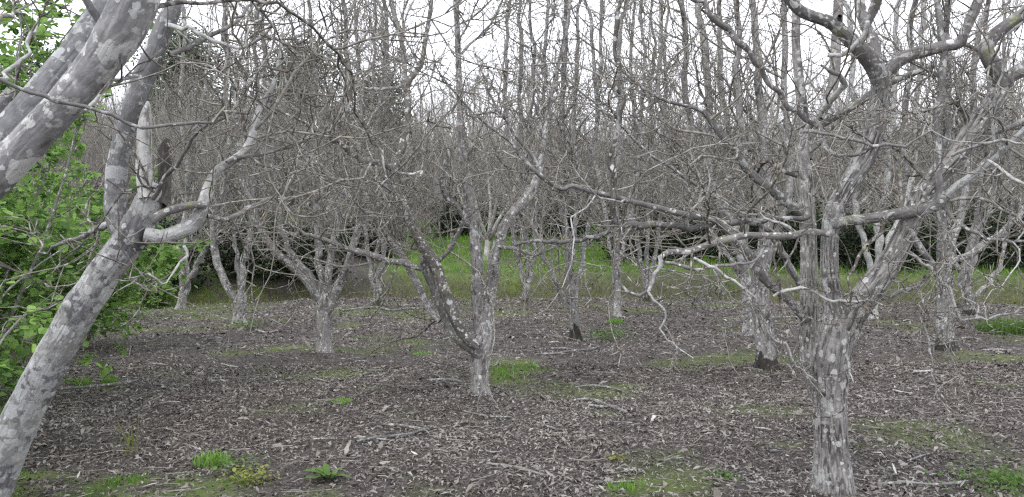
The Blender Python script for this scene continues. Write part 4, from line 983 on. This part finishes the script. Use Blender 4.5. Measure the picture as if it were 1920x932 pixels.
# bank and slope
placed = []
def free(x, y, m):
    return all((x - a) ** 2 + (y - b) ** 2 > m * m for a, b in placed)
cnt = 0
GR = 'bare trees massed on the slope behind the bank'
tries = 0
while cnt < 285 and tries < 20000:
    tries += 1
    d = math.sqrt(random.uniform(30 ** 2, 92 ** 2)) if random.random() < 0.7 else random.uniform(29.5, 55)
    x = random.uniform(-0.78, 0.78) * d
    if not free(x, d, 2.1 + d * 0.018): continue
    placed.append((x, d)); cnt += 1
    put(random.choice((6, 7, 8)) if (d < 46 and random.random() < .6 and x > -4) else random.randrange(6), x, d, random.uniform(0, 6.28), random.uniform(0.8, 1.08),
        'grey leafless tree in the dense mass on the slope behind the grass bank', GR)

# thin sapling thicket behind
def thicket():
    n = 5200
    d = np.sqrt(rng.uniform(31 ** 2, 108 ** 2, n)); x = rng.uniform(-0.8, 0.8, n) * d
    K = 6
    P = np.zeros((n, K, 3)); P[:, 0] = np.stack([x, d, gh(x, d) - 0.05], -1)
    h = rng.uniform(1.6, 4.6, n); dr = np.stack([rng.normal(size=n) * .22, rng.normal(size=n) * .22, np.ones(n)], -1)
    for k in range(1, K):
        dr = dr + rng.normal(size=(n, 3)) * .09; dr /= np.linalg.norm(dr, axis=1, keepdims=True)
        P[:, k] = P[:, k - 1] + dr * (h / (K - 1))[:, None]
    r = rng.uniform(.012, .034, n)
    R = r[:, None] * np.linspace(1, .3, K)[None]
    a = Acc(); a.add(*tubes(P, R, 4))
    T, TR = grow(P, R, 26000, (.15, 1), (.5, 1.3), .6, (20, 60), .12, .2, 5, .006, .014)
    a.add(*tubes(T, TR, 3))
    T2, T2R = grow(T, TR, 14000, (.1, 1), (.25, .7), .7, (20, 65), .1, .24, 4, .005, .010)
    a.add(*tubes(T2, T2R, 3))
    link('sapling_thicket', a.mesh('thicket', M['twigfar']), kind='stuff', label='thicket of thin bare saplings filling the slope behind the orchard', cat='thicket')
thicket()

# ==== leafy shrubs
LEAFV = np.array([[0, 0, 0], [.32, .30, .05], [.36, .68, .03], [0, 1, -.08], [-.36, .68, .03], [-.32, .30, .05], [0, .5, -.03]])
LEAFT = np.array([[0, 1, 6], [1, 2, 6], [2, 3, 6], [3, 4, 6], [4, 5, 6], [5, 0, 6]])
def leaves_mesh(pts, size, mat, dirs=None, flat=0.6, origin=(0, 0, 0), simple=False):
    n = len(pts)
    D = rng.normal(size=(n, 3)); D[:, 2] = D[:, 2] * 0.4 - 0.2
    if dirs is not None: D = D * 0.7 + dirs
    D /= np.linalg.norm(D, axis=1, keepdims=True)
    N = rng.normal(size=(n, 3)) * (1 - flat); N[:, 2] += 1
    N -= D * np.sum(N * D, 1, keepdims=True); N /= np.linalg.norm(N, axis=1, keepdims=True) + 1e-9
    X = np.cross(D, N)
    s = size * rng.uniform(.6, 1.2, n)
    if simple:
        LV = np.array([[0, 0, 0], [.35, .5, .05], [0, 1, 0], [-.35, .5, .05]]); LT = np.array([[0, 1, 2], [0, 2, 3]])
    else: LV, LT = LEAFV, LEAFT
    V = pts[:, None] + s[:, None, None] * (LV[None, :, 0:1] * X[:, None] + LV[None, :, 1:2] * D[:, None] + LV[None, :, 2:3] * N[:, None])
    T = (np.arange(n) * len(LV))[:, None, None] + LT[None]
    tone = np.repeat(np.clip(rng.normal(.5, .25, n), 0, 1), len(LV))
    return make_mesh('foliage', V.reshape(-1, 3) - np.asarray(origin), None, T.reshape(-1, 3), {'tone': tone}, mat, True)

one_leaf = make_mesh('leaf', LEAFV, None, LEAFT, {'tone': np.full(7, .7)}, M['hazel'], True)
def hazel(cx, cy, h, rad, nstem, nleaf, size, label, single=0, mat='hazel', name='hazel_bush', cat='bush', group=None, simple=False, low=0.1, flat=.6):
    z = float(gh(cx, cy)); base = np.array([cx, cy, z])
    root = bpy.data.objects.new(name, None); root.empty_display_size = .3; COL.objects.link(root); root.location = base
    tag(root, label, cat, group)
    K = 8
    P = np.zeros((nstem, K, 3)); P[:, 0] = base + np.stack([rng.normal(size=nstem) * rad * .15, rng.normal(size=nstem) * rad * .15, np.full(nstem, -.05)], -1)
    az = rng.uniform(0, 6.28, nstem); e = rng.uniform(.05, .5, nstem)
    d = np.stack([np.cos(az) * np.sin(e), np.sin(az) * np.sin(e), np.cos(e)], -1)
    hh = h * rng.uniform(.7, 1.1, nstem)
    for k in range(1, K):
        d = d + rng.normal(size=(nstem, 3)) * .1 + (d * np.array([1, 1, 0])) * 0.08 * rad; d /= np.linalg.norm(d, axis=1, keepdims=True)
        P[:, k] = P[:, k - 1] + d * (hh / (K - 1))[:, None]
    r = rng.uniform(.010, .022, nstem)
    R = r[:, None] * np.linspace(1, .3, K)[None]
    a = Acc(); a.add(*tubes(P, R, 6)); link('stems', a.mesh('stems', M['limb'], base), root)
    B, BR = grow(P, R, max(8, nstem * 12), (low, 1), (.3 * rad, .62 * rad), .6, (35, 85), .0, .18, 7, .003, .01)
    T, TR = grow(B, BR, nstem * 60, (.15, 1), (.15 * rad, .4 * rad), .7, (30, 70), -.02, .2, 5, .002, .006)
    a = Acc(); a.add(*tubes(B, BR, 4)); a.add(*tubes(T, TR, 3)); link('twigs', a.mesh('twigs', M['twig'], base), root, kind='stuff')
    AP = np.concatenate([T.reshape(-1, 3), B[:, 3:].reshape(-1, 3)])
    AD = np.concatenate([np.gradient(T, axis=1).reshape(-1, 3), np.gradient(B, axis=1)[:, 3:].reshape(-1, 3)])
    AD /= np.linalg.norm(AD, axis=1, keepdims=True) + 1e-9
    i = rng.integers(0, len(AP), nleaf)
    pts = AP[i] + rng.normal(size=(nleaf, 3)) * .02 * rad; pts[:, 2] = np.maximum(pts[:, 2], z + .03)
    if single:
        j = np.argsort(pts[:, 1])[:nleaf // 3]; j = rng.choice(j, min(single, len(j)), replace=False)
        for q in j:
            o = link('leaf', one_leaf, root); o.location = pts[q] - base
            s = size * random.uniform(.8, 1.3); o.scale = (s, s, s)
            o.rotation_euler = (random.uniform(-.7, .5), random.uniform(-.6, .6), random.uniform(0, 6.28))
        m = np.ones(nleaf, bool); m[j] = False; pts = pts[m]; i = i[m]
    link('foliage', leaves_mesh(pts, size, M[mat], AD[i] * .6, flat, base, simple), root, kind='stuff')
    return root

G1 = 'hazel bushes along the left edge'
hazel(-3.5, 4.7, 1.55, .42, 9, 2200, .07, 'bright green hazel bush at the lower left beside the leaning trunk', 220, group=G1)
hazel(-4.5, 6.0, 2.6, .75, 12, 5200, .085, 'tall hazel bush with broad green leaves at the far left edge', 0, group=G1)
hazel(-5.8, 8.0, 4.7, 1.15, 18, 17000, .09, 'high leafy hazel bush behind the spotted overhanging limbs', 0, group=G1)
hazel(-7.6, 10.3, 6.2, 1.35, 18, 17000, .105, 'tallest hazel bush rising behind the overhanging limbs at upper left', 0, group=G1)
hazel(-7.0, 13.0, 3.0, 1.0, 12, 4200, .11, 'hazel bush behind the leaning trunk by the grass verge', 0, group=G1)
hazel(-10.2, 17.5, 3.6, 1.3, 12, 7000, .09, 'darker green shrub deeper in the left hedge beyond the verge', 0, group=G1, mat='hazel')
hazel(-9.6, 21.5, 1.0, .8, 10, 3500, .09, 'low green shrub on the verge behind the leaning trunk', 0, group=G1)
hazel(-3.6, 3.4, 3.0, .6, 8, 900, .065, 'leafy hazel bush at the extreme left behind the thick limb', 0, group=G1)

# dark evergreen undergrowth along the bank
GD = 'dark evergreen shrubs on the bank'
spots = [(-10.6, 23.6, 2.2, 'dark shrub on the bank behind the stout short trunk'), (-8.7, 25.2, 2.3, 'black green shrub left of the low spreading walnut tree'),
         (-6.9, 26.2, 2.1, 'black green shrub behind the low spreading walnut tree'), (-12.8, 22.8, 2.2, 'dark shrub behind the twin stemmed walnut tree'),
         (4.9, 31, 2.0, 'dark shrub under the bank trees right of the slim three stemmed tree'), (6.6, 30, 1.9, 'dark shrub in the hollow under the long horizontal limbs'),
         (8.3, 29, 2.0, 'dark shrub behind the stout mossy footed trunk'), (9.9, 28, 2.1, 'dark shrub seen left of the largest trunk'),
         (11.6, 27, 2.0, 'dark shrub seen right of the largest trunk'), (13.4, 26.8, 2.0, 'dark shrub above the bright grass behind the pale right tree'),
         (15.3, 26.6, 2.2, 'dark shrub at the far right edge above the grass'), (-5.4, 31, 1.6, 'dark shrub behind the twisted limb of the centre tree'), (2.4, 36, 1.9, 'dark shrub on top of the green bank'),
         (-2.4, 36, 1.7, 'dark shrub on the bank top behind the centre tree'), (17.2, 26.5, 2.4, 'dark shrub beyond the right edge'), (0, 37, 1.8, 'dark shrub on the bank top right of the centre trunk')]
for (x, y, h, lb) in spots:
    hazel(x, y, h, 1.5, 14, 9000, .11, lb, 0, mat='ivy', name='evergreen_shrub', group=GD, simple=True, low=0.0, flat=.2)

# tall evergreens behind the slope, left
def evergreen(x, y, h, w, label, mat='pine', n=12000):
    z = float(gh(x, y)); base = np.array([x, y, z])
    root = bpy.data.objects.new('evergreen_tree', None); COL.objects.link(root); root.location = base
    tag(root, label, 'tree', 'evergreen trees behind the slope')
    P, R = catmull([base + (0, 0, -.1), base + (.1, 0, h * .4), base + (0, .1, h * .9)], [.22, .15, .04], .5)
    a = Acc(); a.add(*tubes(P[None], R[None], 8)); link('trunk', a.mesh('trunk', M['far'], base), root)
    m = 110
    t = rng.uniform(.12, 1, m); az = rng.uniform(0, 6.28, m); rr = w * np.sqrt(rng.uniform(.1, 1, m)) * (1 - t ** 2 * .75)
    c = base + np.stack([np.cos(az) * rr, np.sin(az) * rr, h * t], -1)
    i = rng.integers(0, m, n)
    pts = c[i] + rng.normal(size=(n, 3)) * np.array([.6, .6, .45]) * w * .34
    link('crown', leaves_mesh(pts, .22, M[mat], None, .0, base, True), root)
for (x, y, h, w, lb) in [(-19, 47, 9, 3.0, 'dark evergreen tree behind the slope above the leaning tree'), (-13.5, 52, 10, 3.2, 'tallest evergreen crown showing through the bare trees left of centre'),
                         (-23, 55, 11, 3.4, 'evergreen crown at the far left behind the slope'), (-9.5, 58, 9, 3.0, 'evergreen crown nearest the centre of the slope'), (-30, 50, 9, 3.2, 'evergreen tree hidden by the hazel leaves at the upper left'),
                         (-17, 62, 10, 3.0, 'farthest evergreen crown on the left slope')]:
    evergreen(x, y, h, w, lb)

# ==== fallen sticks
def stick(pts, label, group='fallen branches on the orchard floor', lift=0.0, mat='pale', fork=None):
    C = []; W = []
    for (x, y, w) in pts:
        g = gpt(x, y); C.append(g + (0, 0, w / F * g[1] / 2 + 0.015 + lift)); W.append(max(w / F * g[1] / 2, .003))
    base = C[0].copy(); base[2] = float(gh(base[0], base[1]))
    P, R = catmull(C, W, .04)
    for i in range(len(P)):
        P[i, 2] = max(P[i, 2], float(gh(P[i, 0], P[i, 1])) + R[i] * .7)
    a = Acc(); a.add(*tubes(P[None], R[None], 9, relief(.001, .2), True))
    root = link('fallen_branch', a.mesh('fallen_branch', M[mat], base), None, base, label=label, cat='fallen branch', group=group)
    if fork:
        fp, fr = grow(P[None], R[None], fork, (.3, .9), (.15, .35), .5, (30, 60), .02, .2, 6, .002)
        fp[..., 2] = np.maximum(fp[..., 2], gh(fp[..., 0], fp[..., 1]) + .01)
        for q in range(fork):
            a = Acc(); a.add(*tubes(fp[q:q + 1], fr[q:q + 1], 5)); link('side_twig', a.mesh('side_twig', M['twig'], base), root)
stick([(1066, 753, 4), (1095, 750, 6), (1115, 753, 7), (1145, 765, 7), (1174, 777, 6)], 'pale bent stick right of the centre trunk, nearest of the bent ones')
stick([(1078, 729, 3), (1110, 727, 4), (1145, 731, 4), (1176, 740, 3)], 'thin curved stick lying behind the pale bent stick')
stick([(668, 840, 6), (700, 832, 7), (735, 826, 6), (770, 820, 5), (802, 811, 4)], 'long grey stick at the lower centre left', fork=2)
stick([(716, 806, 5), (745, 807, 6), (775, 809, 5), (798, 812, 3)], 'short pale stick just behind the long grey one')
stick([(800, 718, 4), (825, 716, 5), (850, 717, 5), (870, 722, 4)], 'pale stick left of the centre trunk foot', fork=1)
stick([(812, 705, 3), (824, 710, 4), (835, 716, 3)], 'tiny stick crossing the one left of the centre trunk')
stick([(912, 884, 4), (945, 889, 6), (985, 897, 6), (1024, 907, 5)], 'straight stick near the bottom centre of the floor')
stick([(-40, 748, 8), (40, 743, 7), (110, 741, 6), (170, 735, 6), (235, 728, 5), (258, 724, 4)], 'dark bare branch lying under the leaning trunk', mat='limb', fork=3, lift=.05)
stick([(640, 585, 3), (700, 583, 4), (735, 585, 4), (765, 581, 4), (802, 578, 3)], 'long stick at the black foot of the tree behind the centre', mat='pale')
stick([(1005, 666, 3), (1040, 664, 4), (1070, 658, 4), (1105, 655, 4), (1125, 650, 3)], 'long thin stick in front of the black footed tree')
stick([(1032, 655, 4), (1055, 654, 4), (1072, 655, 3)], 'short stick beside the black trunk foot')
stick([(1500, 598, 3), (1450, 598, 4), (1420, 599, 3)], 'straight grey stick between the largest and the stout trunk')
stick([(1790, 640, 3), (1815, 637, 4), (1840, 640, 3)], 'curved stick right of the split mossy foot', fork=1)
stick([(1838, 664, 3), (1870, 663, 5), (1898, 664, 4)], 'dark stick at the far right behind the grass patch', mat='limb')
stick([(1700, 872, 3), (1720, 867, 4), (1742, 860, 3)], 'short pale stick lower right of the largest trunk')
stick([(1650, 920, 4), (1700, 914, 6), (1760, 915, 6), (1850, 908, 5)], 'long half buried stick at the lower right', mat='pale')
stick([(480, 625, 4), (500, 628, 4), (520, 624, 3)], 'pale stick right of the stout short trunk')
stick([(870, 775, 3), (910, 783, 4), (960, 784, 3)], 'faint stick in front of the centre trunk', mat='pale')
stick([(1000, 790, 3), (1030, 800, 4), (1055, 806, 3)], 'small diagonal stick right of the faint one')
stick([(1690, 640, 3), (1722, 645, 4), (1760, 655, 3)], 'thin stick left of the split mossy foot')
for k in range(46):
    x = random.uniform(60, 1880); y = random.uniform(600, 925); L = random.uniform(14, 42) * (y - HOR) / 260; a = random.uniform(-.35, .35)
    w = random.uniform(2, 4)
    stick([(x, y, w), (x + L * .5, y + L * .25 * a + random.uniform(-2, 2), w * 1.1), (x + L, y + L * .5 * a, w * .7)], 'small broken grey stick among the dry leaves', 'small sticks scattered over the orchard floor', mat=random.choice(['white', 'pale', 'limb']))

# ==== weeds
def weed(x, y, kind, label, r=0.16, h=0.1, n=120, mat='weed', name='weed_plant'):
    g = gpt(x, y); 
    root = bpy.data.objects.new(name, None); COL.objects.link(root); root.location = g
    tag(root, label, 'weed', 'green weeds on the orchard floor')
    if kind == 'rosette':
        n = 14; a = rng.uniform(0, 6.28, n); e = rng.uniform(.9, 1.45, n)
        D = np.stack([np.cos(a) * np.sin(e), np.sin(a) * np.sin(e), np.cos(e)], -1)
        U = np.tile([0, 0, 1.], (n, 1)); U -= D * np.sum(U * D, 1, keepdims=True); U /= np.linalg.norm(U, axis=1, keepdims=True)
        for q in range(n):
            V, Q, _ = ribbons(D[q:q + 1] * .01, D[q:q + 1], U[q:q + 1], np.array([r * rng.uniform(.7, 1.1)]), np.array([r * .12]), np.array([.18]), 5)
            V[2::4] *= 1.0
            me = make_mesh('leaf', V, Q, None, {'tone': np.full(len(V), rng.uniform(.4, 1))}, M[mat], True); link('leaf', me, root)
    elif kind == 'tuft':
        a = rng.uniform(0, 6.28, n); rr = r * np.sqrt(rng.uniform(0, 1, n)) * .6
        V, Q, per = blades(np.cos(a) * rr, np.sin(a) * rr, 0 * a, rng.uniform(.5, 1.1, n) * h, np.full(n, .003 + .00025 * g[1]), .8)
        link('blades', make_mesh('blades', V, Q, None, {'tone': np.repeat(rng.uniform(.3, 1, n), per)}, M[mat], False), root, kind='stuff')
    else:
        pts = np.stack([rng.normal(size=n) * r * .5, rng.normal(size=n) * r * .5, rng.uniform(.1, 1, n) * h], -1)
        link('leaves', leaves_mesh(pts, .028 + .001 * g[1], M[mat], None, .7), root, kind='stuff')
        P = np.zeros((8, 3, 3)); P[:, 1] = pts[:8] * .5; P[:, 2] = pts[:8]
        ac = Acc(); ac.add(*tubes(P, np.full((8, 3), .0015), 4)); link('stems', ac.mesh('stems', M['twig']), root)
weed(470, 912, 'bushy', 'yellow green low weed at the lower left', .17, .09, 150, 'weedy')
weed(445, 892, 'bushy', 'bright green weed just behind the yellow one', .16, .12, 130)
weed(400, 880, 'tuft', 'thin grass tuft left of the yellow weed', .2, .12, 120, 'grass')
weed(615, 912, 'rosette', 'flat leafed green rosette near the bottom edge', .16)
weed(1143, 636, 'bushy', 'round green weed clump right of the black footed tree', .42, .22, 500)
weed(1890, 630, 'tuft', 'grey green grass clump at the far right edge', .8, .3, 700, 'weed')
weed(465, 622, 'bushy', 'green weed beside the stout short trunk', .3, .2, 200)
weed(1155, 608, 'tuft', 'small green tuft at the foot of the slender straight trunk', .3, .12, 130, 'grass')
weed(208, 722, 'tuft', 'bright grass tuft just right of the leaning trunk', .14, .12, 120, 'grass')
weed(155, 722, 'tuft', 'grass tuft touching the leaning trunk', .14, .1, 120, 'grass')
weed(1880, 912, 'bushy', 'leafy green weed patch at the lower right corner', .4, .09, 420)
weed(1165, 922, 'tuft', 'small green weed at the bottom edge right of centre', .16, .06, 70, 'grass')
weed(1360, 902, 'bushy', 'tiny green weed left of the largest trunk foot', .1, .05, 50)
weed(1160, 862, 'bushy', 'tiny yellowish weed on the floor right of centre', .1, .06, 40, 'weedy')
weed(245, 860, 'tuft', 'wispy upright stalks on the floor near the leaning trunk', .12, .3, 14, 'grassy')
weed(640, 760, 'tuft', 'small grass tuft left of the centre tree', .2, .06, 90, 'grass')
weed(790, 660, 'tuft', 'small pale green tuft behind the centre trunk', .3, .07, 90, 'grass')
